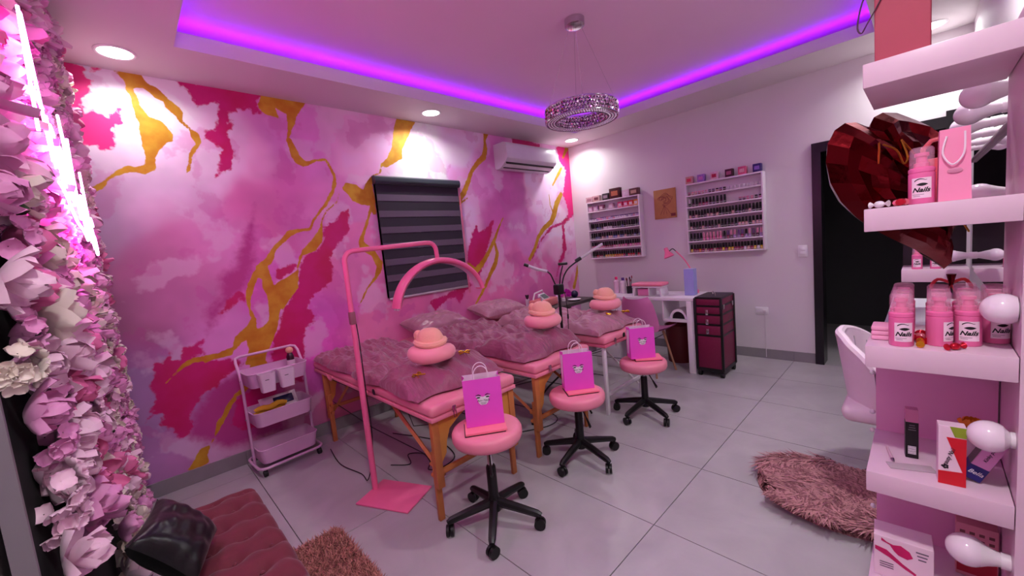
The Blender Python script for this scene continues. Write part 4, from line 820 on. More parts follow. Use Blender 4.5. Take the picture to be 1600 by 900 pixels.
MB().tube([rel(q) for q in ((-2.165, -1.46, 1.0), (-2.16, -1.47, 0.85), (-2.165, -1.47, 0.74), (-2.17, -1.46, 0.5), (-2.18, -1.44, 0.1))], 0.003, 6, sm=6).build('power_cord', m_cable, tl)
MB().rbox(rel((-2.16, -1.47, 0.80)), (0.012, 0.012, 0.04), 0.004).build('cord_switch', m_black, tl)
# ---------------------------------------------------------------- loose things on the floor under the beds
t = thing('power_strip', 'black power adapter on the floor under the middle bed', 'power adapter', (-2.49, -1.33, 0), 0.5)
MB().rbox((0, 0, 0.02), (0.12, 0.055, 0.04), 0.006).build('housing', m_black, t)
MB().tube([(0.06, 0, 0.02), (0.12, 0.03, 0.006), (0.16, -0.08, 0.006), (0.05, -0.16, 0.006), (-0.08, -0.1, 0.006), (-0.2, 0.1, 0.006), (-0.3, 0.3, 0.006)], 0.0035, 6, sm=6).build('cord', m_cable, t)
cords = MB().tube([(-3.55, -0.95, 0.005), (-3.46, -1.05, 0.005), (-3.40, -0.92, 0.005), (-3.33, -1.0, 0.005), (-3.36, -1.14, 0.005), (-3.42, -1.22, 0.005), (-3.33, -1.27, 0.005), (-3.2, -1.2, 0.005), (-3.16, -0.9, 0.005), (-3.3, -0.5, 0.005)], 0.0035, 6, sm=6)
tag(cords.build('loose_cord', m_cable), 'thin black cord snaking on the floor under the nearest bed', 'cord')
# ---------------------------------------------------------------- zebra blind
m_cass = M('dark_teal_cassette', (58, 66, 72), 0.3); m_bdark = M('charcoal_band', (46, 42, 52), 0.7); m_blight = M('sheer_grey_band', (98, 86, 102), 0.7)
zb = thing('roller_blind', 'charcoal zebra roller blind over the mural wall window', 'blind', (-2.487, 0, 1.015))
bwid = 0.918
mb = MB(); prof = [(0.0, 0.0), (-0.05, 0.0), (-0.062, 0.012), (-0.068, 0.035), (-0.062, 0.062), (-0.045, 0.075), (0.0, 0.078)]
mb.prism([(y - 0.003, 1.06 + z) for y, z in prof], -bwid / 2 - 0.012, bwid / 2 + 0.012, ax=0); mb.build('cassette', m_cass, zb)
z = 1.06; k = 0
while z > 0.03:
    hgt = 0.088 if k % 2 == 0 else 0.06
    z2 = max(0.022, z - hgt)
    MB().bb((-bwid / 2, -0.032 - 0.003 * (k % 2), z2), (bwid / 2, -0.026 - 0.003 * (k % 2), z - 0.0006)).build('dark_band' if k % 2 == 0 else 'sheer_band', m_bdark if k % 2 == 0 else m_blight, zb, smooth=False)
    z = z2; k += 1
    if z2 <= 0.0221: break
MB().rbox((0, -0.03, 0.011), (bwid, 0.022, 0.022), 0.006).build('bottom_bar', M('silver_bar', (196, 186, 194), 0.3, 0.6), zb)
for dx in (0.012, 0.024):
    MB().tube([(bwid / 2 + dx, -0.03, 1.06), (bwid / 2 + dx, -0.03, 0.0 + dx * 2), (bwid / 2 + dx, -0.032, -0.06)], 0.0035, 6).build('pull_cord', M('pink_cord', (226, 120, 150), 0.6), zb)
# ---------------------------------------------------------------- air conditioner
ac = thing('air_conditioner', 'white split air conditioner on the mural wall near the corner', 'air conditioner', (-0.995, 0, 2.303))
m_acw = M('white_ac_plastic', (224, 218, 226), 0.3)
mb = MB(); pr = [(0, 0.02), (0, 0.283), (-0.17, 0.283), (-0.20, 0.272), (-0.212, 0.25), (-0.212, 0.098), (-0.195, 0.078), (-0.10, 0.012), (-0.06, 0.0), (-0.02, 0.0)]
mb.prism([(y - 0.001, z) for y, z in pr], -0.435, 0.435, ax=0); mb.build('body', m_acw, ac, angle=25)
MB().box((0, -0.172, 0.055), (0.83, 0.012, 0.03), R=RX(-0.62)).build('air_slot', m_black, ac, smooth=False)
MB().rbox((0, -0.148, 0.034), (0.80, 0.055, 0.006), 0.002, R=RX(-0.62)).build('louver', m_acw, ac)
MB().box((0, -0.105, 0.011), (0.80, 0.010, 0.006), R=RX(-0.6)).build('lower_slot', m_black, ac, smooth=False)
MB().rbox((0, -0.2135, 0.175), (0.862, 0.004, 0.150), 0.0018).build('front_panel', m_acw, ac)
# ---------------------------------------------------------------- chandelier
cx_, cy_, zr = -2.265, -1.815, 2.262
ch = thing('ring_chandelier', 'round crystal ring chandelier hanging from the raised ceiling', 'chandelier', (cx_, cy_, zr - 0.045))
m_crys = M('crystal', (240, 228, 240), 0.03, 1.0, var=0.1, vscale=60)
zc = H + 0.18 - (zr - 0.045)
MB().lathe([(0.001, zc - 0.052), (0.05, zc - 0.052), (0.066, zc - 0.045), (0.068, zc - 0.002), (0.001, zc)], n=32).build('canopy', m_chrome, ch)
for k in range(4):
    a = 2 * PI * k / 4 + 0.5; MB().cyl((0.04 * math.cos(a), 0.04 * math.sin(a), zc - 0.05), (0.235 * math.cos(a), 0.235 * math.sin(a), 0.085), 0.0009, n=5).build('suspension_wire', m_steel, ch)
RO, RI = 0.245, 0.172
for zz, nm in ((0.0, 'lower_rim'), (0.085, 'upper_rim')):
    q = MB()
    q.tube([(RO * math.cos(2 * PI * k / 48), RO * math.sin(2 * PI * k / 48), zz) for k in range(48)], 0.004, 6, closed=True); q.tube([(RI * math.cos(2 * PI * k / 48), RI * math.sin(2 * PI * k / 48), zz) for k in range(48)], 0.004, 6, closed=True); q.build(nm, m_chrome, ch)
rcr = random.Random(2); mb = MB(); oc = [(1, 0, 0), (-1, 0, 0), (0, 1, 0), (0, -1, 0), (0, 0, 1), (0, 0, -1)]; of = [(0, 2, 4), (2, 1, 4), (1, 3, 4), (3, 0, 4), (2, 0, 5), (1, 2, 5), (3, 1, 5), (0, 3, 5)]
for rr, n in ((RO, 72), (RI, 52)):
    for lv in range(4):
        for k in range(n):
            a = 2 * PI * (k + 0.5 * (lv % 2)) / n; R_ = RZ(a); c = Vector((rr * math.cos(a), rr * math.sin(a), 0.0115 + 0.0208 * lv)); R_ = R_ @ RX(rcr.uniform(-0.5, 0.5)) @ RZ(rcr.uniform(-0.5, 0.5)); mb.add([R_ @ Vector((x * 0.009, y * 0.012, z_ * 0.0125)) + c for x, y, z_ in oc], of)
for rr in (0.19, 0.209, 0.228):
    n = int(rr * 2 * PI / 0.017)
    for k in range(n):
        a = 2 * PI * k / n; c = Vector((rr * math.cos(a), rr * math.sin(a), 0.0)); mb.add([Vector((x * 0.009, y * 0.009, z_ * 0.006)) + c for x, y, z_ in oc], of)
o = mb.build('crystals', m_crys, ch, smooth=False); o['kind'] = 'stuff'
o = MB().lathe([(RI + 0.01, 0.01), (RO - 0.01, 0.01), (RO - 0.01, 0.08), (RI + 0.01, 0.08), (RI + 0.01, 0.01)], n=48, caps=False).build('inner_band', M('mirror_band', (170, 140, 170), 0.15, 0.9), ch)
# ---------------------------------------------------------------- nail polish racks
m_rack = M('white_lacquer', (230, 218, 228), 0.4)
def poly_bottle(cap, body, lid=False):
    mb = MB()
    if lid:
        mb.lathe([(0.001, 0), (0.0125, 0), (0.013, 0.003), (0.013, 0.022), (0.001, 0.022)], n=10, mi=1); mb.lathe([(0.001, 0.0225), (0.0138, 0.0225), (0.0138, 0.034), (0.001, 0.035)], n=10, mi=0)
    else:
        mb.lathe([(0.001, 0), (0.0125, 0), (0.013, 0.003), (0.013, 0.026), (0.011, 0.033), (0.006, 0.036), (0.006, 0.038)], n=10, mi=1); mb.lathe([(0.0112, 0.036), (0.0116, 0.037), (0.0104, 0.084), (0.001, 0.085)], n=10, mi=0)
    return mb.mesh('polish_bottle', [cap, body])
capk = M('black_cap', (14, 10, 14), 0.3)
bodies = {n: M(n + '_lacquer', c, 0.15) for n, c in dict(black=(24, 14, 22), nude=(214, 160, 158), pink=(226, 110, 160), red=(190, 30, 50), orange=(224, 120, 40), yellow=(222, 186, 60), plum=(84, 30, 66), lilac=(176, 140, 200), blue=(80, 80, 150), white=(232, 222, 230), berry=(150, 30, 80)).items()}
caps = {'black': capk, 'white': M('white_cap', (232, 224, 230), 0.35), 'pink': M('pink_cap', (228, 150, 180), 0.35), 'violet': M('violet_cap', (120, 84, 140), 0.35)}
PB = {}
def pbm(c, b, lid=False):
    if (c, b, lid) not in PB: PB[(c, b, lid)] = poly_bottle(caps[c], bodies[b], lid)
    return PB[(c, b, lid)]
rr_ = random.Random(21)
def rack(label, y0, y1, z0, z1, name, rows):
    t = thing('polish_rack', label, 'wall rack', (0, (y0 + y1) / 2, z0))
    hw = (y0 - y1) / 2; Hh = z1 - z0
    MB().bb((-0.008, -hw, 0), (-0.001, hw, Hh)).build('back_panel', m_rack, t, smooth=False)
    for s_ in (-1, 1): MB().rbox((-0.054, s_ * (hw - 0.008), Hh / 2), (0.092, 0.016, Hh), 0.002).build('side_board', m_rack, t)
    n = 6; step = (Hh - 0.016) / n; tops = []
    for k in range(n + 1):
        zz = 0.008 + step * k
        MB().rbox((-0.054, 0, zz), (0.092, 2 * hw - 0.032, 0.016), 0.002).build('shelf_board', m_rack, t)
        if k < n: MB().tube([(-0.096, -hw + 0.02, zz + 0.022), (-0.096, hw - 0.02, zz + 0.022)], 0.002, 6).build('retaining_wire', m_rack, t)
    for ri, row in enumerate(rows):     # from the top down
        zz = z0 + 0.0165 + step * (n - 1 - ri); N = len(row); sp = (2 * hw - 0.07) / max(1, N - 1) if N > 14 else 0.035
        for i, it in enumerate(row):
            if it is None: continue
            c, b, lid = it
            yy = y0 - 0.035 - sp * i
            o = link('polish_bottle', pbm(c, b, lid), None, (-0.062 + rr_.uniform(-0.006, 0.006), yy, zz), (0, 0, rr_.uniform(0, 6)))
            kind = (b + ' jar with ' + c + ' lid') if lid else (b + ' polish with ' + c + ' cap')
            tag(o, '%s, %s from left on %s shelf of %s rack' % (kind, ORD[i], ORD[ri], name), 'nail polish', 'nail polish on the %s rack' % name)
def fillr(n, fn): return [fn(i) for i in range(n)]
ck = lambda *b: (lambda i: ('black', rr_.choice(b), False))
rows1 = [[], fillr(23, lambda i: (rr_.choice(('violet', 'pink', 'violet')) if i < 20 else 'violet', rr_.choice(('lilac', 'white', 'pink')), True)),
         fillr(22, lambda i: ('black', 'white' if 6 <= i <= 9 else rr_.choice(('black', 'plum', 'blue')), False)), fillr(22, ck('black', 'plum', 'nude', 'blue')), fillr(22, ck('nude', 'pink', 'berry', 'pink')),
         fillr(22, lambda i: ('black', 'yellow' if 5 < i < 10 else 'orange' if i < 14 and i > 9 else rr_.choice(('red', 'berry', 'black')), False))]
rows2 = [fillr(20, lambda i: (rr_.choice(('violet', 'pink', 'black')) if i < 11 else 'white', rr_.choice(('nude', 'plum', 'berry')) if i < 11 else 'white', True)),
         fillr(11, lambda i: ('white' if i == 0 else 'black', rr_.choice(('black', 'plum', 'berry')), False)) + [None] * 3 + fillr(6, lambda i: (rr_.choice(('black', 'pink')), rr_.choice(('pink', 'plum')), True)),
         fillr(23, ck('black', 'nude', 'plum')), fillr(22, ck('black', 'plum', 'nude')),
         fillr(21, lambda i: ('black', 'black', False) if i < 4 else ('pink', 'pink', False) if i < 10 else (rr_.choice(('violet', 'pink', 'black')), rr_.choice(('plum', 'berry', 'lilac')), False)),
         fillr(24, ck('nude', 'white', 'yellow', 'orange', 'berry'))]
rack('white wall rack of nail polish nearest the room corner', -0.298, -1.062, 1.135, 1.892, 'left wall', rows1)
rack('white wall rack of nail polish nearest the doorway', -1.612, -2.368, 1.132, 1.905, 'right wall', rows2)
def small_box(name, label, cat, loc, dims, col, col2=None, rz=0.0, group=None):
    t = thing(name, label, cat, loc, rz, group)
    MB().rbox((0, 0, dims[2] / 2), dims, 0.002).build('carton', M('box_%d_%d_%d' % col, col, 0.4, var=0.35, vscale=45), t)
    if col2: MB().box((-dims[0] / 2 - 0.0004, 0, dims[2] * 0.5), (0.001, dims[1] * 0.62, dims[2] * 0.45)).build('printed_panel', M('print_%d_%d_%d' % col2, col2, 0.4, var=0.4, vscale=90), t, smooth=False)
tops1 = [(-0.335, (0.06, 0.105, 0.075), (206, 170, 176), (176, 120, 140), 'pale pink'), (-0.445, (0.06, 0.10, 0.078), (200, 160, 160), (120, 60, 70), 'beige'), (-0.585, (0.06, 0.095, 0.085), (60, 50, 56), (160, 140, 150), 'black and silver'), (-0.72, (0.06, 0.15, 0.13), (70, 20, 26), (190, 110, 80), 'large dark red'), (-0.875, (0.05, 0.10, 0.085), (212, 180, 200), (226, 200, 214), 'whitish pink'), (-0.985, (0.06, 0.12, 0.085), (90, 50, 50), (190, 150, 130), 'brown')]
for y, d, c1, c2, nm in tops1: small_box('cosmetic_box', nm + ' cosmetic box on top of the left wall rack', 'box', (-0.05, y, 1.8925), d, c1, c2, group='boxes on the left wall rack')
tops2 = [(-1.655, (200, 150, 140), (220, 60, 90), 'beige and pink'), (-1.78, (150, 110, 190), (200, 120, 190), 'lilac'), (-1.917, (226, 180, 200), (190, 40, 80), 'white and red patterned'), (-2.06, (70, 20, 44), (170, 90, 120), 'dark wine'), (-2.183, (214, 90, 130), (240, 170, 180), 'coral pink'), (-2.315, (50, 30, 110), (140, 110, 200), 'indigo')]
for y, c1, c2, nm in tops2: small_box('cosmetic_box', nm + ' small cube box on top of the right wall rack', 'box', (-0.05, y, 1.9055), (0.06, 0.072, 0.08), c1, c2, group='cube boxes on the right wall rack')
for k, (y, c1, nm) in enumerate(((-0.345, (206, 150, 180), 'pink dotted'), (-0.425, (202, 150, 182), 'rose dotted'), (-0.515, (160, 90, 120), 'plum'), (-0.66, (214, 170, 190), 'clear pink'), (-0.79, (220, 60, 110), 'hot pink'), (-0.87, (214, 40, 100), 'crimson'), (-0.94, (216, 50, 60), 'red'), (-1.01, (226, 130, 50), 'orange'))):
    small_box('glitter_box', nm + ' glitter box on the top shelf of the left wall rack', 'box', (-0.06, y, 1.135 + 0.0165 + 5 * (0.757 - 0.016) / 6), (0.05, 0.062, 0.07), c1, (236, 200, 216), group='glitter boxes on the left wall rack')
# ---------------------------------------------------------------- wall art, switch, socket
t = thing('wall_art', 'kraft brown board with a line drawing of a rose', 'picture', (0, -1.34, 1.565))
MB().rbox((-0.009, 0, 0.17), (0.016, 0.262, 0.34), 0.002).build('board', M('kraft_board', (188, 134, 84), 0.7, var=0.12, vscale=20), t)
ln = M('burgundy_ink', (132, 48, 62), 0.7)
for j in range(7):
    rr = 0.018 + 0.011 * j; cy, cz = 0.008 * math.sin(j * 2), 0.215 + 0.004 * math.cos(j)
    mb = MB().tube([(-0.0176, cy + rr * math.cos(a_) * (1 + 0.15 * math.sin(5 * a_ + j)), cz + rr * 0.78 * math.sin(a_) * (1 + 0.15 * math.cos(4 * a_ + j))) for a_ in [2 * PI * k / 22 for k in range(19)]], 0.0016, 4); mb.build('petal_line', ln, t)
for a_ in (-0.5, -0.15, 0.12, 0.45): MB().tube([(-0.0176, 0.01, 0.15), (-0.0176, 0.07 * math.sin(a_), 0.10), (-0.0176, 0.10 * math.sin(a_ * 1.4), 0.045)], 0.0016, 4).build('stem_line', ln, t)
MB().box((-0.0175, -0.095, 0.035), (0.001, 0.055, 0.035)).build('corner_stamp', M('dark_red_stamp', (110, 36, 40), 0.6), t, smooth=False)
t = thing('light_switch', 'white double light switch plate beside the doorway', 'light switch', (0, -2.66, 1.04))
MB().rbox((-0.006, 0, 0.056), (0.010, 0.075, 0.112), 0.003).build('plate', M('white_switch', (236, 230, 236), 0.35), t)
for dz in (0.038, 0.074): MB().rbox((-0.0125, 0, dz), (0.004, 0.04, 0.03), 0.001).build('rocker', M('switch_rocker', (244, 240, 244), 0.3), t)
t = thing('wall_socket', 'white wall socket with a plug low on the back wall', 'socket', (0, -2.30, 0.46))
MB().rbox((-0.006, 0, 0.04), (0.010, 0.115, 0.075), 0.003).build('plate', M('white_switch', (236, 230, 236), 0.35), t)
MB().rbox((-0.024, -0.03, 0.04), (0.026, 0.026, 0.026), 0.004).build('plug', m_wmetal, t)
MB().tube([(-0.03, -0.03, 0.03), (-0.03, -0.034, -0.02), (-0.02, -0.03, -0.2), (-0.018, -0.03, -0.445)], 0.003, 6).build('cord', m_wmetal, t)
# ---------------------------------------------------------------- manicure desk and what stands on it
m_dskw = M('white_desk', (228, 218, 226), 0.35)
dk = thing('manicure_desk', 'white manicure desk against the back wall', 'desk', (-0.60, -1.43, 0))
MB().rbox((0, 0, 0.735), (0.46, 1.02, 0.03), 0.004).build('desk_top', m_dskw, dk)
MB().rbox((-0.01, -0.485, 0.36), (0.42, 0.026, 0.72), 0.003).build('end_panel', m_dskw, dk)
MB().rbox((-0.205, -0.46, 0.36), (0.05, 0.05, 0.72), 0.003).build('front_leg', m_dskw, dk)
MB().rbox((0.0, 0.34, 0.36), (0.42, 0.32, 0.72), 0.004).build('pedestal', m_dskw, dk)
MB().rbox((-0.02, -0.33, 0.515), (0.38, 0.28, 0.026), 0.003).build('side_shelf', m_dskw, dk)
MB().rbox((-0.02, -0.19, 0.62), (0.38, 0.016, 0.2), 0.002).build('divider', m_dskw, dk)
for zz in (0.18, 0.40, 0.60):
    q = MB().rbox((-0.214, 0.34, zz), (0.012, 0.29, 0.17), 0.003).build('drawer', m_dskw, dk); MB().ell((-0.226, 0.34, zz), (0.009, 0.012, 0.009), 10, 6).build('knob', m_chrome, q)
t = thing('wrist_rest', 'white riser with a pink padded wrist cushion on the desk', 'wrist rest', (-0.70, -1.44, 0.7505))
MB().rbox((0, 0, 0.098), (0.17, 0.33, 0.014), 0.004).build('riser_board', m_dskw, t)
for s_ in (-1, 1): MB().prism([(s_ * 0.15, 0), (s_ * 0.165, 0), (s_ * 0.15, 0.091), (s_ * 0.13, 0.091)], -0.08, 0.08, ax=0).build('riser_leg', m_dskw, t)
MB().prism([(-0.03, 0), (-0.018, 0), (-0.018, 0.091), (-0.03, 0.091)], -0.08, 0.08, ax=0).build('riser_leg', m_dskw, t)
MB().rbox((0.01, 0.055, 0.04), (0.13, 0.12, 0.075), 0.004).build('pink_drawer', M('pink_drawer', (226, 130, 180), 0.45), t)
MB().rbox((0, 0, 0.122), (0.175, 0.345, 0.034), 0.016, 3).build('cushion', M('pink_pad', (236, 130, 158), 0.45), t)
t = thing('tall_lavender_box', 'tall lavender blue carton standing on the desk end', 'carton', (-0.62, -1.835, 0.7505))
MB().rbox((0, 0, 0.132), (0.085, 0.095, 0.262), 0.002).build('carton', M('lavender_card', (160, 160, 224), 0.5), t)
MB().box((0, 0, 0.2645), (0.08, 0.09, 0.002)).build('top_flap', M('lavender_flap', (186, 184, 234), 0.5), t, smooth=False)
t = thing('pink_desk_lamp', 'small pink adjustable desk lamp on the manicure desk', 'desk lamp', (-0.47, -1.82, 0.7505))
MB().cyl((0, 0, 0), (0, 0, 0.03), 0.035, n=20).build('clamp_base', m_plamp, t)
sh_ = [(0, 0, 0.03), (0.0, 0.02, 0.20), (0.02, 0.10, 0.34), (0.04, 0.20, 0.44)]
for dx in (-0.008, 0.008): MB().tube([(q[0] + dx, q[1], q[2]) for q in sh_], 0.004, 6, sm=4).build('arm_rod', m_plamp, t)
MB().tube([(0.04, 0.20, 0.44), (0.04, 0.235, 0.468), (0.04, 0.275, 0.44)], 0.005, 6, sm=5).build('wire', m_black, t)
mb = MB().lathe([(0.020, 0.06), (0.026, 0.03), (0.052, -0.02), (0.056, -0.03), (0.052, -0.03), (0.022, 0.03)], (0.0, 0.0, 0.0), 20, caps=False); mb.lathe([(0.001, 0.075), (0.02, 0.075), (0.022, 0.03), (0.001, 0.03)], n=16); mb.xf(RX(-0.35), (0.04, 0.285, 0.41)); mb.build('lamp_shade', m_plamp, t)
def bottle_item(name, label, loc, r, h, col, capcol, caph=0.03):
    t = thing(name, label, 'bottle', loc)
    MB().lathe([(0.001, 0), (r, 0), (r, h * 0.86), (r * 0.6, h * 0.95), (r * 0.45, h)], n=16).build('bottle_body', M('bottle_%d_%d_%d' % col, col, 0.25), t)
    MB().lathe([(r * 0.5, h * 0.97), (r * 0.5, h + caph), (0.001, h + caph)], n=14).build('cap', M('cap_%d_%d_%d' % capcol, capcol, 0.3), t)
bottle_item('lotion_bottle', 'pale pink lotion bottle with magenta cap at the desk far end', (-0.56, -0.955, 0.7505), 0.032, 0.16, (230, 190, 214), (216, 40, 110))
bottle_item('spray_bottle', 'white patterned bottle with purple cap at the desk far end', (-0.56, -1.04, 0.7505), 0.034, 0.15, (224, 200, 216), (90, 60, 130))
t = thing('brush_cup', 'dark cup holding makeup brushes at the desk far end', 'brush cup', (-0.57, -1.125, 0.7505))
MB().lathe([(0.001, 0), (0.03, 0), (0.033, 0.08), (0.03, 0.08), (0.028, 0.004), (0.001, 0.004)], n=18).build('cup', m_black, t)
for k in range(5):
    a = k * 1.3; q = MB().cyl((0.012 * math.cos(a), 0.012 * math.sin(a), 0.006), (0.03 * math.cos(a), 0.03 * math.sin(a), 0.13 + 0.01 * k), 0.003, n=6).build('brush_handle', M('brush_wood', (60, 34, 44), 0.4), t)
    MB().ell((0.032 * math.cos(a), 0.032 * math.sin(a), 0.145 + 0.01 * k), (0.008, 0.008, 0.018), 8, 6).build('bristles', M('bristle_%d' % (k % 2), ((150, 60, 80), (40, 26, 34))[k % 2], 0.8), q)
t = thing('uv_nail_lamp', 'white arched UV nail lamp on the shelf under the desk', 'nail lamp', (-0.70, -1.76, 0.5285), 0)
out = [(0.085 * math.cos(PI * k / 16), 0.10 * math.sin(PI * k / 16)) for k in range(17)]; inn = [(0.066 * math.cos(PI * k / 16), 0.075 * math.sin(PI * k / 16)) for k in range(16, -1, -1)]
MB().prism(out + inn, -0.08, 0.08, ax=0).build('arch_shell', m_dskw, t)
MB().prism(inn, -0.06, 0.078, ax=0).build('dark_cavity', m_black, t, smooth=False)
t = thing('red_drum_bin', 'dark red round waste bin under the desk', 'bin', (-0.44, -1.62, 0))
MB().lathe([(0.001, 0), (0.13, 0), (0.15, 0.40), (0.145, 0.40), (0.128, 0.005), (0.001, 0.005)], n=28).build('drum', M('dark_red_plastic', (92, 16, 26), 0.45), t)
MB().tube([(0.148 * math.cos(2 * PI * k / 28), 0.148 * math.sin(2 * PI * k / 28), 0.40) for k in range(28)], 0.006, 6, closed=True).build('rim', M('dark_red_rim', (110, 24, 34), 0.4), t)
# pink shell chair
m_shell = M('pink_shell_plastic', (206, 116, 172), 0.4)
sc_ = thing('shell_chair', 'pink plastic shell chair with wooden legs at the manicure desk', 'chair', (-0.95, -1.50, 0), -0.12)
def shellf(u, v):
    a = (u - 0.5) * 2; wq = 0.215 * (1 - 0.22 * max(0, v - 0.55) / 0.45) * (1 if v < 0.9 else 1 - (v - 0.9) * 1.8)
    if v < 0.5: s_ = v / 0.5; x = 0.22 - 0.36 * s_; zc_ = 0.44 - 0.02 * math.sin(PI * s_)
    else: s_ = (v - 0.5) / 0.5; x = -0.14 - 0.075 * s_; zc_ = 0.44 + 0.34 * s_
    bl = min(1, max(0, (v - 0.35) / 0.3)); x2 = x + 0.07 * abs(a) ** 2.2 * bl; z2 = zc_ + 0.05 * abs(a) ** 2.5 * (1 - bl * 0.6)
    return Vector((x2, a * wq, z2))
def shellb(u, v): p = shellf(u, v); return p + Vector((-0.009 if v > 0.45 else 0, 0, -0.009 if v < 0.55 else 0))
mb = MB(); mb.grid(shellf, 18, 26); mb.grid(shellb, 18, 26); mb.build('shell_seat', m_shell, sc_)
for sx in (-1, 1):
    for sy in (-1, 1): MB().tube([(0.02 + sx * 0.10, sy * 0.11, 0.425), (0.02 + sx * 0.17, sy * 0.19, 0.0)], [0.014, 0.010], 10).build('leg', M('ash_wood', (170, 120, 96), 0.5, var=0.15), sc_)
for sx in (-1, 1): MB().tube([(0.02 + sx * 0.11, -0.12, 0.38), (0.02 - sx * 0.13, 0.15, 0.21)], 0.004, 6).build('wire_brace', m_black, sc_)
# trolley beauty case
m_case = M('wine_quilted_case', (116, 16, 60), 0.4, var=0.2, vscale=90, bump=0.3, bscale=220)
bc_ = thing('beauty_case', 'wine red wheeled beauty trolley case with black trim', 'trolley case', (-0.665, -2.067, 0))
cw, cdp = 0.23, 0.34   # across y, along x
zs = [0.075, 0.40, 0.505, 0.60, 0.68, 0.755]
for z0_, z1_ in zip(zs[:-1], zs[1:]):
    q = MB().rbox((0, 0, (z0_ + z1_) / 2), (cdp, cw, z1_ - z0_ - 0.012), 0.004).build('case_tier', m_case, bc_)
    MB().bb((-cdp / 2 - 0.002, -cw / 2 - 0.002, z1_ - 0.010), (cdp / 2 + 0.002, cw / 2 + 0.002, z1_ + 0.008)).build('black_rim', m_black, q, smooth=False)
for sx in (-1, 1):
    for sy in (-1, 1): MB().rbox((sx * cdp / 2, sy * cw / 2, 0.41), (0.022, 0.022, 0.69), 0.004).build('corner_rail', m_black, bc_)
for zz in (0.62, 0.53, 0.44):
    q = MB().rbox((-cdp / 2 - 0.006, 0.01, zz), (0.010, 0.026, 0.05), 0.003).build('latch', m_steel, bc_); MB().ell((-cdp / 2 - 0.012, 0.01, zz - 0.02), (0.005, 0.007, 0.007), 8, 6).build('latch_key', m_chrome, q)
for dx in (-0.12, 0.12): MB().rbox((dx, -cw / 2 - 0.006, 0.67), (0.03, 0.010, 0.045), 0.003).build('side_clip', m_steel, bc_)
for sx in (-1, 1):
    for sy in (-1, 1):
        q = MB().cyl((sx * 0.15, sy * 0.10, 0.03), (sx * 0.15, sy * 0.10, 0.08), 0.012, n=10).build('caster', m_black, bc_); MB().cyl((sx * 0.15, sy * 0.10 - 0.014, 0.027), (sx * 0.15, sy * 0.10 + 0.014, 0.027), 0.027, n=16).build('wheel', m_rub, q)
MB().bb((-cdp / 2 - 0.003, -cw / 2 - 0.003, 0.05), (cdp / 2 + 0.003, cw / 2 + 0.003, 0.085)).build('base_trim', m_black, bc_, smooth=False)
MB().tube([(-0.05, -0.03, 0.76), (-0.05, -0.03, 0.785), (0.06, 0.03, 0.785), (0.06, 0.03, 0.76)], 0.006, 8).build('top_handle', m_steel, bc_)
# ---------------------------------------------------------------- corner table with a facial machine
m_grw = M('dark_grey_wood', (74, 66, 66), 0.55, var=0.25, vscale=12)
ct = thing('corner_table', 'dark grey wood table in the corner behind the beds', 'table', (-0.86, -0.27, 0))
MB().rbox((0, 0, 0.64), (1.04, 0.46, 0.04), 0.004).build('table_top', m_grw, ct)
for sx in (-1, 1):
    for sy in (-1, 1): MB().rbox((sx * 0.48, sy * 0.19, 0.31), (0.05, 0.05, 0.62), 0.004).build('leg', m_grw, ct)
fm = thing('facial_machine', 'pink and white beauty machine with tilted screen on the corner table', 'beauty machine', (-1.13, -0.30, 0.6605), 0.2)
MB().rbox((0, 0, 0.05), (0.36, 0.20, 0.09), 0.012).build('pink_base', M('salmon_plastic', (226, 130, 130), 0.45), fm)
MB().rbox((-0.02, -0.02, 0.125), (0.15, 0.012, 0.10), 0.004, R=RX(-0.9)).build('screen_frame', m_dskw, fm)
MB().box((-0.02, -0.029, 0.128), (0.115, 0.002, 0.07), R=RX(-0.9)).build('screen', M('grey_screen', (96, 110, 112), 0.15), fm, smooth=False)
MB().tube([(-0.17, -0.08, 0.02), (-0.175, -0.08, 0.12), (-0.20, -0.08, 0.15), (-0.24, -0.08, 0.155)], 0.012, 8).build('side_handle', m_dskw, fm)
MB().tube([(-0.10, 0.08, 0.09), (-0.06, 0.08, 0.165), (0.12, 0.08, 0.18), (0.15, 0.08, 0.10)], 0.010, 8).build('carry_bar', m_dskw, fm)
t = thing('tiny_plant', 'little dark sprig standing behind the beauty machine', 'plant', (-1.24, -0.14, 0.6605))
MB().lathe([(0.001, 0), (0.022, 0), (0.026, 0.10), (0.001, 0.10)], n=12).build('pot', m_bin, t)
for k in range(6): a = k * 1.05; q = petal_mb(0.06, 0.022, 0.6, 0.2, a, 0.9, 0.004, 0.10, k); q.build('leaf', M('dark_plum_leaf', (52, 34, 44), 0.5), t)
bm = MB(); rr2 = random.Random(6)
for k in range(46):
    th = rr2.uniform(0, 6.28); ph = math.acos(rr2.uniform(-0.2, 1)); d_ = Vector((math.sin(ph) * math.cos(th), math.sin(ph) * math.sin(th), math.cos(ph))); R_ = d_.to_track_quat('Z', 'Y').to_matrix(); q = petal_mb(0.05, 0.03, 0.5, 0.2, th, 0.8, 0.002, 0.03, k); bm.add([tuple(R_ @ Vector(x)) for x in q.v], q.f)
bm.xf(None, (0, 0, 0.065)); tag(bm.build('magenta_pompom', M('magenta_tulle', (206, 30, 180), 0.6), loc=(-0.60, -0.22, 0.6605)), 'fluffy magenta pompom flower on the corner table', 'pompom')
t = thing('navy_ball', 'dark navy ball beside the magenta pompom on the corner table', 'ball', (-0.44, -0.24, 0.6605))
MB().ell((0, 0, 0.048), (0.05, 0.05, 0.048), 20, 14).build('ball_body', M('navy_gloss', (34, 30, 62), 0.4), t)
bottle_item('serum_bottle', 'small white dropper bottle on the corner table', (-0.78, -0.22, 0.6605), 0.016, 0.09, (226, 210, 222), (40, 30, 40))
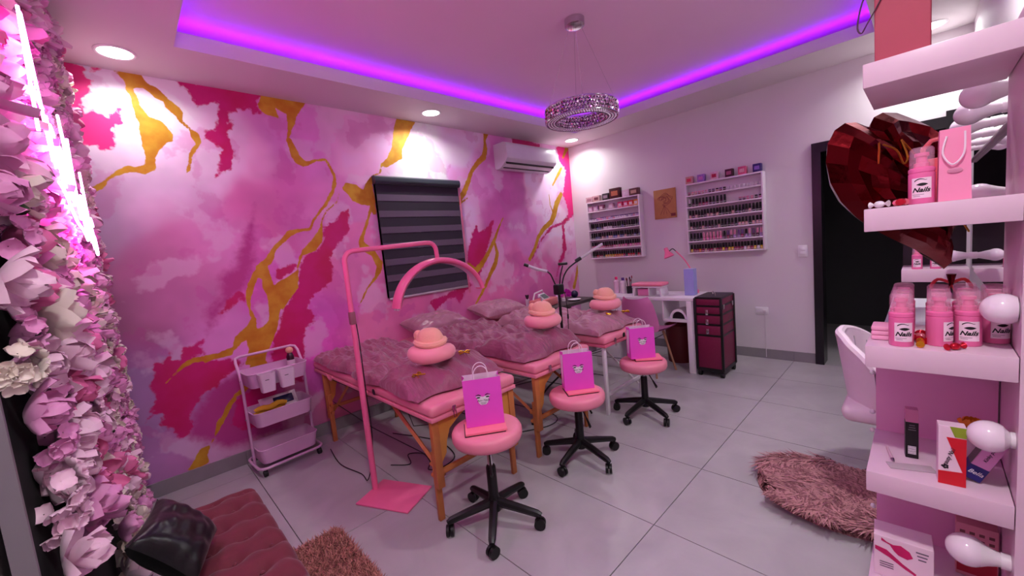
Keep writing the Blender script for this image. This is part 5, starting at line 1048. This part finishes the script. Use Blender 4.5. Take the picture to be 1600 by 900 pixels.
bottle_item('cream_jar', 'pale jar with pink lid on the corner table', (-0.72, -0.28, 0.6605), 0.028, 0.045, (226, 214, 220), (220, 150, 180), 0.018)
t = thing('white_dish', 'shallow white dish near the front edge of the corner table', 'dish', (-0.66, -0.40, 0.6605))
MB().lathe([(0.001, 0), (0.05, 0), (0.085, 0.018), (0.08, 0.018), (0.05, 0.004), (0.001, 0.004)], n=24).build('bowl', m_dskw, t)
t = thing('white_drawer_box', 'low white storage box on the floor behind the farthest stool', 'storage box', (-0.92, -1.06, 0), 0.0)
MB().rbox((0, 0, 0.14), (0.16, 0.30, 0.28), 0.004).build('box_body', M('white_melamine', (214, 206, 212), 0.45), t)
MB().rbox((-0.083, 0, 0.14), (0.008, 0.28, 0.25), 0.002).build('drawer_front', M('white_melamine', (214, 206, 212), 0.45), t)
# ---------------------------------------------------------------- vanity: two shelf towers, counter, bulb mirror
m_van = M('white_vanity_lacquer', (220, 190, 207), 0.35)
YM = -3.635
tw = thing('shelf_tower', 'white open shelf tower in the right foreground', 'shelf unit', (-3.29, -3.485, 0))
def board(z1, th=0.052, par=tw): return MB().rbox((0, 0, z1 - th / 2), (0.28, 0.23, th), 0.002).build('shelf_board', m_van, par)
for z1 in (1.717, 1.397, 1.075, 0.76, 0.452, 0.14): board(z1)
MB().bb((0.130, -0.113, 0.0), (0.139, 0.113, 1.021)).build('back_panel', M('pink_lit_back_panel', (226, 160, 200), 0.4), tw, smooth=False)  # white panel, the pink light falling on it painted into its colour
MB().bb((-0.138, -0.1495, 0.0), (0.139, -0.1165, 1.76)).build('side_panel', m_van, tw, smooth=False)
for zz in (0.928, 0.809, 0.753, 0.514): MB().ell((0.135, 0.121, zz), (0.007, 0.007, 0.007), 10, 6).build('peg_knob', m_wmetal, tw)
ft = thing('shelf_tower', 'white open shelf tower at the far end of the vanity', 'shelf unit', (-1.46, -3.505, 0))
for z1 in (1.397, 1.062, 0.76, 0.452, 0.14): MB().rbox((0, 0, z1 - 0.034), (0.28, 0.25, 0.068), 0.002).build('shelf_board', m_van, ft)
MB().bb((0.130, -0.125, 0.0), (0.139, 0.125, 1.397)).build('back_panel', M('dark_back_panel', (40, 34, 40), 0.4), ft, smooth=False)
vc = thing('vanity_counter', 'short pale grey vanity counter behind the foreground shelf tower', 'counter', (-2.865, -3.508, 0))
MB().rbox((0, 0, 1.045), (0.56, 0.246, 0.03), 0.003).build('counter_top', M('pale_grey_counter', (196, 196, 206), 0.3), vc)
MB().bb((-0.28, -0.12, 0.62), (0.28, -0.10, 1.03)).build('apron', m_van, vc, smooth=False)
for sx in (-1, 1): MB().bb((sx * 0.275 - 0.004, -0.12, 0.0), (sx * 0.275 + 0.004, -0.05, 1.03)).build('support_panel', m_van, vc, smooth=False)
mr = thing('vanity_mirror', 'wide wall mirror of the vanity edged with bulbs', 'mirror', (-2.375, YM - 0.012, 1.062))
MB().bb((-0.77, 0.0, 0.0), (0.77, 0.011, 0.70)).build('glass', M('mirror_glass', (235, 238, 238), 0.02, 1.0, var=0.0), mr, smooth=False)
MB().bb((-0.775, -0.03, -0.004), (0.775, -0.0005, 0.705)).build('backing', m_dark, mr, smooth=False)
MB().rbox((0, 0.016, 0.535), (1.54, 0.012, 0.018), 0.003).build('metal_trim', M('grey_trim', (150, 132, 140), 0.35, 0.5), mr)
m_bulb = M('unlit_opal_bulb', (236, 220, 232), 0.12, coat=0.3); m_sock = M('white_socket', (226, 216, 222), 0.35)
def bulb(label, c, base_y, r=0.033, group='unlit bulbs around the vanity mirror'):
    c = Vector(c); L = c.y - base_y
    t = thing('light_bulb', label, 'light bulb', (c.x, base_y, c.z), group=group)
    R = RX(-PI / 2)     # local z of the lathe -> +y
    prof = []
    for k in range(11):
        a = -0.62 + (PI / 2 + 0.62) * k / 10; prof.append((max(0.0005, r * math.cos(a)), L + r * math.sin(a)))
    MB().lathe(prof, n=24, R=R).build('globe', m_bulb, t)
    z0 = L - r * math.sin(0.62); r1 = r * math.cos(0.62)
    if z0 > 0.012:
        MB().lathe([(0.014, min(0.012, z0 * 0.3)), (0.016, z0 * 0.45), (0.021, z0 * 0.75), (r1, z0 + 0.0005)], n=24, R=R).build('neck', m_sock, t)
    MB().lathe([(0.017, 0.0), (0.017, min(0.014, max(0.004, z0 * 0.4))), (0.001, min(0.014, max(0.004, z0 * 0.4)))], n=18, R=R).build('socket', m_sock, t)
for i, (x, lb) in enumerate(((-3.09, 'nearest'), (-2.80, 'second'), (-2.51, 'third'), (-2.22, 'fourth'), (-1.93, 'fifth'), (-1.70, 'farthest'))):
    bulb('unlit white bulb, %s in the row along the mirror top' % lb, (x, -3.56, 1.655), YM - 0.001)
bulb('unlit white bulb on the mirror just above the second shelf', (-3.02, -3.568, 1.405), YM - 0.001)
bulb('unlit white bulb beside the lotion bottles on the tower', (-3.385, -3.581, 1.165), -3.6012, 0.032)
bulb('unlit white bulb beside the tilted navy and pink box', (-3.395, -3.566, 0.889), -3.6012, 0.033)
bulb('unlit white bulb beside the calendar box at the bottom', (-3.385, -3.538, 0.606), -3.6012, 0.034)
bulb('small unlit bulb above the far tower shelf', (-1.665, -3.565, 1.135), YM - 0.001, 0.03)
# ---------------------------------------------------------------- pump bottles
m_pb = M('pink_pump_bottle', (236, 112, 168), 0.25); m_pump = M('pink_pump', (240, 110, 162), 0.3); m_clear = M('clear_pink_cap', (250, 190, 220), 0.06, alpha=0.25); m_lab = M('pink_white_label', (246, 216, 232), 0.45)
def bent(me, r):
    for v in me.vertices:
        a = v.co.x / r; rr = r + 0.0009 + v.co.y * 0; z = v.co.z; d = r + 0.0012
        v.co = Vector((d * math.sin(a), -d * math.cos(a), z))
def pump_proto():
    t = thing('pump_bottle', 'x', 'bottle', (0, 0, 0)); r = 0.0215
    MB().lathe([(0.001, 0), (r - 0.001, 0), (r, 0.002), (r, 0.066), (r - 0.001, 0.0665), (r - 0.001, 0.068), (r, 0.0685), (r, 0.076), (r - 0.003, 0.079), (0.001, 0.079)], n=28).build('bottle_body', m_pb, t)
    MB().lathe([(0.013, 0.079), (0.013, 0.088), (0.009, 0.090), (0.009, 0.102), (0.012, 0.103), (0.012, 0.110), (0.001, 0.111)], n=18).build('pump', m_pump, t)
    MB().lathe([(r - 0.0015, 0.0795), (r - 0.002, 0.118), (r - 0.005, 0.122), (0.001, 0.1225)], n=24, caps=False).build('clear_cap', m_clear, t)
    def lab(u, v): a = (u - 0.5) * 1.5; return Vector(((r + 0.0006) * math.sin(a), -(r + 0.0006) * math.cos(a), 0.012 + 0.044 * v))
    lb = MB().grid(lab, 12, 2).build('label_panel', m_lab, t)
    def patch(pts, nm):
        mb = MB(); n = len(pts); vs = []
        for x, z in pts: a = x / r; vs.append(((r + 0.0011) * math.sin(a), -(r + 0.0011) * math.cos(a), z))
        mb.add(vs, [(k, k + 1, n - 2 - k, n - 1 - k) for k in range(n // 2 - 1)]); mb.build(nm, m_ink, lb, smooth=False)
    up = [(-0.011 + 0.0024 * k, 0.0485 + 0.0048 * math.sin(PI * min(1, k / 8 + 0.12)) + 0.0004 * k) for k in range(9)]
    patch(up + [(x, z - 0.0026 + 0.0018 * i / 8) for i, (x, z) in reversed(list(enumerate(up)))], 'printed_brow')
    up = [(-0.008 + 0.002 * k, 0.0418 + 0.0030 * math.sin(PI * k / 9)) for k in range(10)]
    patch(up + [(x, 0.0415 - 0.0034 * math.sin(PI * i / 9)) for i, (x, z) in reversed(list(enumerate(up)))], 'printed_eye')
    o = text_mesh('Nails', 0.0135, m_ink, 'printed_name', lb, None, None, 0.35, 0.0, 0.0004)
    for v in o.data.vertices: v.co = Vector((v.co.x - 0.001, 0, v.co.y + 0.0295))
    bent(o.data, r)
    for zz, a0, a1 in ((0.0205, -0.014, 0.004), (0.0172, -0.013, -0.002)): patch([(a0 + (a1 - a0) * k / 4, zz) for k in range(5)] + [(a1 - (a1 - a0) * k / 4, zz - 0.0007) for k in range(5)], 'printed_line')
    return t
pp = pump_proto(); first = [True]
def place_pump(label, loc, rz, group):
    if first[0]:
        first[0] = False; pp.location = loc; pp.rotation_euler = (0, 0, rz); tag(pp, label, 'bottle', group); return
    dup(pp, loc, rz, label, group)
AC_ = math.atan2(-3.46 + 3.467, 1)  # labels look toward -x
base = -PI / 2
cols = [('leftmost', -3.431, (-3.395, -3.335, -3.275, -3.215), 0.25), ('second', -3.492, (-3.365, -3.305, -3.245), 1.05), ('third', -3.5365, (-3.345, -3.285, -3.225), 0.05), ('rightmost', -3.5795, (-3.30, -3.24), 0.35)]
for nm, y, xs_, rt in cols:
    for k, x in enumerate(xs_):
        place_pump('pink pump bottle, %s in the %s file on the tower shelf' % (('front', 'second', 'third', 'fourth')[k], nm), (x, y, 1.0755), base + rt, 'pink pump bottles on the tower shelf')
place_pump('pink pump bottle on the second shelf beside the heart balloon', (-3.38, -3.463, 1.3975), base + 0.0, 'pink pump bottles')
place_pump('left pink pump bottle on the far vanity tower', (-1.56, -3.441, 1.0625), base, 'pump bottles on the far tower')
place_pump('right pink pump bottle on the far vanity tower', (-1.56, -3.511, 1.0625), base, 'pump bottles on the far tower')
# pads, candies
t = thing('pink_pad_stack', 'stack of three pale pink pads at the tower shelf edge', 'pads', (-3.335, -3.3935, 1.0755))
for k in range(3): MB().rbox((0, 0, 0.006 + 0.0115 * k), (0.06, 0.034, 0.011), 0.003).build('pad', M('pale_pink_pad', (244, 168, 204), 0.5), t)
m_cred = M('red_candy_foil', (196, 24, 50), 0.2, 0.6, var=0.4, vscale=200); m_cgold = M('gold_candy_foil', (226, 150, 40), 0.2, 0.8); m_cpk = M('pink_candy_foil', (232, 120, 140), 0.25, 0.4)
def candy(label, loc, rz, mat):
    t = thing('wrapped_candy', label, 'candy', loc, rz, 'foil candies on the tower shelves')
    MB().ell((0, 0, 0.008), (0.011, 0.0075, 0.0078), 10, 8).build('sweet', mat, t)
    for s_ in (-1, 1): MB().lathe([(0.001, 0), (0.0075, 0.009), (0.001, 0.0092)], (s_ * 0.0095, 0, 0.008), 8, R=RY(s_ * PI / 2)).build('wrapper_twist', mat, t)
for k, (x, y, z_, m_, nm) in enumerate(((-3.395, -3.4625, 1.0755, m_cgold, 'gold foil candy in front between the first two bottle files'), (-3.36, -3.461, 1.0755, m_cred, 'red foil candy behind the gold candy'), (-3.325, -3.462, 1.0755, m_cpk, 'pink foil candy behind the red candy'), (-3.29, -3.463, 1.0755, m_cred, 'red foil candy deepest between the bottle files'), (-3.405, -3.5155, 1.0755, m_cred, 'red foil candy in front between the middle bottle files'), (-3.405, -3.432, 1.3975, m_cred, 'red foil candy on the second shelf by the bottle'), (-3.375, -3.43, 1.3975, m_cpk, 'pink foil candy on the second shelf behind the red one'), (-3.405, -3.395, 1.3975, m_wmetal, 'white wrapped candy at the second shelf left end'))):
    candy(nm, (x, y, z_), 0.6 * k, m_)
# paper bags on the upper shelves
def rope(pts, name, par, mat, r=0.0022): MB().tube(pts, r, 6, sm=5).build(name, mat, par)
t = thing('pink_paper_bag', 'small pale pink paper bag with rope handles on the second shelf', 'paper bag', (-3.375, -3.511, 1.3975), 0.05)
mb = MB(); b0 = [(-0.02, -0.024), (0.02, -0.024), (0.02, 0.024), (-0.02, 0.024)]; t0 = [(-0.012, -0.022), (0.014, -0.022), (0.014, 0.022), (-0.012, 0.022)]
mb.add([(x, y, 0) for x, y in b0] + [(x, y, 0.15) for x, y in t0] + [(x * 0.9, y * 0.95, 0.149) for x, y in t0] + [(x * 0.93, y * 0.96, 0.002) for x, y in b0], [(0, 1, 2, 3)] + [(q * 4 + k, q * 4 + (k + 1) % 4, (q + 1) * 4 + (k + 1) % 4, (q + 1) * 4 + k) for q in range(3) for k in range(4)] + [(12, 13, 14, 15)])
mb.build('paper_body', M('pale_pink_paper', (240, 142, 180), 0.6), t, smooth=False)
for xo in (-0.015, 0.016): rope([(xo, 0.012, 0.135), (xo - 0.006, 0.018, 0.10), (xo - 0.008, 0.004, 0.075), (xo - 0.007, -0.012, 0.095), (xo, -0.014, 0.14)], 'rope_handle', t, m_twine, 0.0018)
MB().ell((-0.0185, 0.0, 0.062), (0.0012, 0.012, 0.006), 10, 6).build('faint_logo', M('grey_pink_print', (206, 130, 160), 0.6), t)
t = thing('coral_gift_box', 'coral red gift box with curved handle behind the pump bottle', 'gift box', (-3.30, -3.478, 1.3975))
MB().rbox((0, 0, 0.05), (0.05, 0.04, 0.10), 0.003).build('carton', M('coral_card', (226, 78, 96), 0.5), t)
MB().tube([(0, 0.014, 0.10), (0, 0.013, 0.125), (0, 0.0, 0.142), (0, -0.02, 0.145), (0, -0.03, 0.143)], 0.005, 8).build('curved_handle', M('coral_handle', (224, 96, 110), 0.4), t)
t = thing('rose_gift_bag', 'rose red paper gift bag with dark cord handle on the top shelf', 'gift bag', (-3.375, -3.432, 1.7175), 0.0)
mb = MB().rbox((0, 0, 0.125), (0.05, 0.088, 0.25), 0.002); mb.build('paper_body', M('rose_paper', (168, 62, 84), 0.6), t, smooth=False)
MB().bb((-0.0256, -0.0445, 0.0), (0.025, -0.0441, 0.25)).build('shaded_side', M('rose_paper_shaded', (150, 56, 78), 0.6), t, smooth=False)  # thin sheet painting the bag's shaded side in darker rose
rope([(-0.027, 0.03, 0.20), (-0.03, 0.06, 0.15), (-0.03, 0.072, 0.095), (-0.03, 0.066, 0.075), (-0.03, 0.056, 0.09), (-0.028, 0.03, 0.14), (-0.027, 0.01, 0.2)], 'cord_handle', t, M('dark_cord', (70, 30, 50), 0.6), 0.0016)
# ---------------------------------------------------------------- heart balloon
bl = thing('heart_balloon', 'shiny dark red foil heart balloon behind the second shelf', 'balloon', (-2.80, -3.55, 1.06))
cen = Vector((-2.955, -3.395, 1.535)); tip = Vector((-2.73, -3.53, 1.135)); exv = Vector((0.122, -0.122, 0.03)); eyv = (Vector((-3.0, -3.33, 1.70)) - tip) / 29.0; nrm = unit(exv.cross(eyv)); nrm = nrm if nrm.x < 0 else -nrm
o0 = tip + eyv * 17.0
def heart(t_): return 16 * math.sin(t_) ** 3, 13 * math.cos(t_) - 2.2 * math.cos(2 * t_) - 1.4 * math.cos(3 * t_) - 0.7 * math.cos(4 * t_)
def heartf(sg):
    def fn(u, v):
        t_ = 2 * PI * u; hx, hy = heart(t_); r = v
        px_, py_ = hx * r, (hy + 2.0) * r - 2.0
        th = 0.075 * math.sqrt(max(0, 1 - r ** 2.2)); wr = 0.007 * (r ** 3) * (1 - r) * 5 * math.sin(26 * t_) + 0.004 * math.sin(9 * px_ * 0.2 + 3) * (1 - r)
        return o0 + exv * (px_ / 16.0 * 1.08) + eyv * py_ + nrm * sg * (th + wr) - Vector((-2.80, -3.55, 1.06))
    return fn
rj = random.Random(31); jit = {}
def heartj(sg):
    f0 = heartf(sg)
    def fn(u, v):
        p = f0(u, v); k = (round(u * 34) % 34, round(v * 8), sg)
        if 0 < k[1] < 8: p = p + nrm * rj.uniform(-0.011, 0.011) * (1 if k[1] > 1 else 0.3)
        return p
    return fn
mb = MB(); mb.grid(heartj(1), 34, 8, wrapu=True); mb.grid(heartj(-1), 34, 8, wrapu=True)
m_foil = M('dark_red_foil', (92, 4, 14), 0.14, 0.9, var=0.15, bump=0.25, bscale=14)
bb1 = mb.build('foil_body', m_foil, bl, angle=9)
def onb(px_, py_):
    px_ = px_ * 0.85 - 4.5; py_ = py_ * 0.8 - 0.5; r = min(0.97, math.hypot(px_ / 14.0, (py_ + 2) / 13.0))
    return o0 + exv * (px_ / 16.0 * 1.08) + eyv * py_ + nrm * (0.075 * math.sqrt(1 - r ** 2.2) + 0.010) - Vector((-2.80, -3.55, 1.06))
m_gs = M('gold_script', (190, 120, 40), 0.3, 0.7)
for ps in ([(1, 9), (3, 7.5), (2.5, 5), (4.5, 6), (6, 9)], [(6, 9), (7, 5), (8.5, 1), (7, -1), (5, -1.5), (5.5, 0)], [(-3, 6), (-1, 8), (0.5, 9.5)], [(6, -6), (8, -4.5), (9.5, -7), (11, -10)]):
    MB().tube([onb(*q) for q in ps], 0.0028, 6, sm=5).build('gold_script_stroke', m_gs, bb1)
rp = tip - Vector((-2.80, -3.55, 1.06))
MB().tube([rp + Vector((0, 0, 0.03)), rp, rp + Vector((0.0, 0.01, -0.03)), rp + Vector((-0.03, 0.02, -0.055))], [0.012, 0.006, 0.005, 0.004], 8).build('tail', m_foil, bl)
rb_ = M('red_ribbon', (180, 16, 30), 0.35)
for s_ in (-1, 1): MB().tube([rp, rp + Vector((0.02, s_ * 0.03, 0.01)), rp + Vector((0.02, s_ * 0.045, -0.02)), rp + Vector((0, s_ * 0.012, -0.03)), rp], 0.005, 6, flat=0.4, sm=4).build('ribbon_loop', rb_, bl)
# ---------------------------------------------------------------- cartons on the lower shelves
def carton(name, label, loc, dims, rz, panels, rot=None):
    t = thing(name, label, 'carton', loc, rz, rot=rot)
    MB().rbox((0, 0, dims[2] / 2), dims, 0.0012).build('carton_body', panels[0], t, smooth=False)
    return t
t = carton('mascara_box', 'small black carton with barcode on the lower tower shelf', (-3.295, -3.447, 0.7605), (0.022, 0.024, 0.095), 0.12, [M('black_carton', (18, 14, 18), 0.35)])
MB().bb((-0.0118, -0.011, 0.095), (0.0105, 0.0115, 0.128)).build('pink_lid', M('dull_pink_lid', (200, 120, 160), 0.5), t, smooth=False)
for k in range(7): MB().box((-0.0116, 0.0, 0.012 + 0.0032 * k), (0.0006, 0.015, 0.0014 + 0.0006 * (k % 2))).build('barcode_bar', m_print, t, smooth=False)
for k in range(3): MB().box((-0.0116, 0.0, 0.075 + 0.006 * k), (0.0006, 0.014 - 0.002 * k, 0.002)).build('printed_line', M('grey_label', (120, 110, 120), 0.5), t, smooth=False)
t = carton('brush_box', 'white, red and green carton standing on the lower tower shelf', (-3.385, -3.512, 0.7605), (0.03, 0.043, 0.138), 0.08, [M('white_carton', (236, 206, 222), 0.45)])
m_rc = M('red_print', (206, 22, 40), 0.4); xf_ = -0.0156
MB().prism([(-0.0214, 0.0), (0.0214, 0.0), (0.0214, 0.030), (-0.0214, 0.034)], xf_ - 0.0004, xf_ + 0.0002, ax=0).build('red_base_panel', m_rc, t, smooth=False)
MB().prism([(-0.0214, 0.034), (-0.016, 0.034), (0.009, 0.112), (-0.0214, 0.112)], xf_ - 0.0004, xf_ + 0.0002, ax=0).build('red_wedge_panel', m_rc, t, smooth=False)
MB().prism([(-0.0214, 0.114), (-0.004, 0.114), (0.004, 0.1375), (-0.0214, 0.1375)], xf_ - 0.0004, xf_ + 0.0002, ax=0).build('green_panel', M('leaf_green_print', (140, 160, 40), 0.4), t, smooth=False)
text_mesh('Beauty Nail', 0.011, m_ink, 'printed_name', t, (xf_ - 0.0004, 0.006, 0.062), (PI / 2, -1.25, -PI / 2), 0.3)
for a in range(5): MB().ell((xf_ - 0.0003, 0.010 + 0.0035 * math.cos(a * 1.256), 0.042 + 0.0035 * math.sin(a * 1.256)), (0.0004, 0.0022, 0.0022), 8, 5).build('flower_print', m_ink, t)
t = thing('tilted_box', 'navy and pink carton lying tilted beside the red and white one', 'carton', (-3.345, -3.542, 0.7685), rot=(0.42, 0.0, 0.06))
MB().rbox((0, 0, 0.05), (0.036, 0.030, 0.10), 0.0012).build('carton_body', M('lilac_pink_carton', (226, 150, 206), 0.4), t, smooth=False)
MB().bb((-0.0186, -0.0153, 0.0), (0.0184, 0.0153, 0.034)).build('navy_end', M('navy_print', (36, 26, 110), 0.4), t, smooth=False)
MB().bb((-0.017, 0.0152, 0.034), (0.017, 0.0156, 0.098)).build('portrait_side', M('grey_green_print', (86, 92, 84), 0.4, var=0.6, vscale=60), t, smooth=False)
text_mesh('Bella', 0.013, m_print, 'printed_word', t, (-0.0190, 0, 0.018), (PI / 2, 0, -PI / 2), 0.3)
text_mesh('Kinky pen', 0.009, m_ink, 'printed_word', t, (-0.0184, 0, 0.068), (PI / 2, -PI / 2, -PI / 2), 0.2)
t = thing('orange_flower_pot', 'orange paper flower at the back of the lower tower shelf', 'paper flower', (-3.215, -3.552, 0.7605))
MB().lathe([(0.001, 0), (0.014, 0), (0.018, 0.06), (0.001, 0.06)], n=14).build('holder', m_van, t)
for k in range(9): a = k * 0.7; petal_mb(0.036, 0.034, 0.6, 0.25, a, 0.6 + 0.1 * (k % 3), 0.003, 0.062, k).build('petal', M('orange_paper', (228, 128, 24), 0.5), t)
t = thing('nail_file_pack', 'clear flat packet lying on the lower tower shelf', 'packet', (-3.362, -3.447, 0.7605), 0.35)
MB().rbox((0, 0, 0.0015), (0.03, 0.085, 0.003), 0.001).build('sleeve', M('clear_sleeve', (214, 196, 206), 0.15, alpha=0.6), t)
t = thing('fine_brush', 'thin clear nail brush lying on the lower tower shelf', 'brush', (-3.30, -3.405, 0.7605), 0.2)
MB().tube([(-0.045, 0, 0.004), (0.02, 0, 0.004)], [0.004, 0.003], 8).build('handle', M('clear_pink_handle', (232, 190, 210), 0.1, alpha=0.6), t)
MB().tube([(-0.045, 0, 0.004), (-0.060, 0, 0.004)], [0.0042, 0.002], 8).build('ferrule', m_steel, t)
t = thing('glove_box', 'white carton printed with a magenta glove on the bottom tower shelf', 'carton', (-3.335, -3.432, 0.4525), 0.05, rot=None)
MB().rbox((0, 0, 0.055), (0.07, 0.108, 0.11), 0.0015).build('carton_body', M('white_carton', (236, 206, 222), 0.45), t, smooth=False)
m_gl = M('magenta_print', (196, 16, 96), 0.4, var=0.25, vscale=40); xg = -0.0353
MB().prism([(0.040, 0.106), (0.030, 0.098), (0.018, 0.094), (0.004, 0.098), (-0.012, 0.088), (-0.018, 0.074), (-0.008, 0.066), (0.008, 0.070), (0.016, 0.078), (0.024, 0.092), (0.040, 0.098)], xg - 0.0005, xg, ax=0).build('printed_hand', m_gl, t, smooth=False)
MB().prism([(0.052, 0.080), (0.030, 0.076), (0.0, 0.050), (-0.024, 0.034), (-0.022, 0.029), (-0.004, 0.038), (0.026, 0.058), (0.052, 0.070)], xg - 0.0005, xg, ax=0).build('printed_fingers', m_gl, t, smooth=False)
for k in range(3): MB().box((xg - 0.0002, -0.034, 0.094 - 0.009 * k), (0.0006, 0.022 - 0.004 * k, 0.003)).build('printed_line', M('grey_print', (110, 90, 110), 0.6), t, smooth=False)
for k in range(3): MB().box((xg - 0.0002, 0.03, 0.040 - 0.006 * k), (0.0006, 0.026, 0.002)).build('printed_line', M('grey_print', (110, 90, 110), 0.6), t, smooth=False)
t = thing('calendar_box', 'pink carton printed with a small grid on the bottom tower shelf', 'carton', (-3.23, -3.562, 0.4525), 0.0)
MB().rbox((0, 0, 0.07), (0.04, 0.07, 0.14), 0.0015).build('carton_body', M('dull_pink_carton', (206, 130, 150), 0.5), t, smooth=False)
MB().box((-0.0204, 0, 0.035), (0.001, 0.066, 0.05)).build('red_band', M('crimson_print', (176, 26, 56), 0.4), t, smooth=False)
for r_ in range(3):
    for c_ in range(4): MB().box((-0.0204, 0.024 - 0.016 * c_, 0.085 + 0.017 * r_), (0.001, 0.009, 0.007)).build('printed_cell', M('brown_print', (110, 60, 66), 0.5), t, smooth=False)
# ---------------------------------------------------------------- vanity chair on the fur rug
vch = thing('vanity_chair', 'white padded shell chair with stitched back at the vanity', 'chair', (-2.10, -3.37, 0), 0.0)
m_wl = M('white_leather', (236, 214, 228), 0.42)
def vback(u, v):
    a = (u - 0.5) * 2 * 1.25; rr = 0.20 + 0.05 * v; hgt = 0.34 * (1 - 0.38 * (abs(a) / 1.25) ** 2.4)
    return Vector((rr * math.sin(a) * 1.08, rr * math.cos(a) * 0.95 - 0.02, 0.47 + hgt * v))
def vback2(u, v):
    p = vback(u, v); a = (u - 0.5) * 2 * 1.25; k = 0.035 + 0.008 * math.sin(PI * 5 * u) ** 2
    return p - Vector((math.sin(a) * k, math.cos(a) * k, 0))
mb = MB(); mb.grid(vback, 30, 12); mb.grid(vback2, 30, 12)
rim = []; 
for k in range(31): rim.append((vback(k / 30, 1) + vback2(k / 30, 1)) / 2)
mb.tube(rim, 0.020, 8); mb.build('padded_back', m_wl, vch)
for k in range(1, 6): MB().tube([vback2(k / 6, 0.1 + 0.8 * j / 6) + Vector((0, 0, 0)) for j in range(7)], 0.003, 5).build('stitched_seam', M('grey_seam', (190, 176, 186), 0.6), vch)
MB().rbox((0, -0.02, 0.455), (0.42, 0.40, 0.09), 0.04, 3).build('seat_cushion', m_wl, vch)
MB().cyl((0, -0.02, 0.05), (0, -0.02, 0.41), 0.025, n=16).build('pedestal', m_chrome, vch)
MB().lathe([(0.001, 0.036), (0.17, 0.036), (0.17, 0.044), (0.03, 0.06), (0.001, 0.06)], (0, -0.02, 0), 28).build('base_disc', m_black, vch)
fr = thing('fur_rug', 'mauve pink long-haired fur rug under the vanity chair', 'rug', (-2.29, -3.19, 0))
MB().lathe([(0.001, 0.0), (1.0, 0.0), (1.0, 0.012), (0.001, 0.012)], n=40, sx=0.28, sy=0.36).build('backing', m_rugp, fr)
for sd_, nn, mt_ in ((9, 15000, m_rugp), (10, 9000, m_rugd)):
    o = fur_rug('f', lambda x, y: (x / 0.28) ** 2 + (y / 0.36) ** 2 < 1, -0.28, 0.28, -0.36, 0.36, nn, 0.085, mt_, sd_, 0.85, lambda x, y: math.atan2(y, x) * 0.5 + 2.6 + 1.6 * math.sin(11 * x + 8 * y), wid=0.0048).build('fur', mt_, fr, smooth=False); o['kind'] = 'stuff'
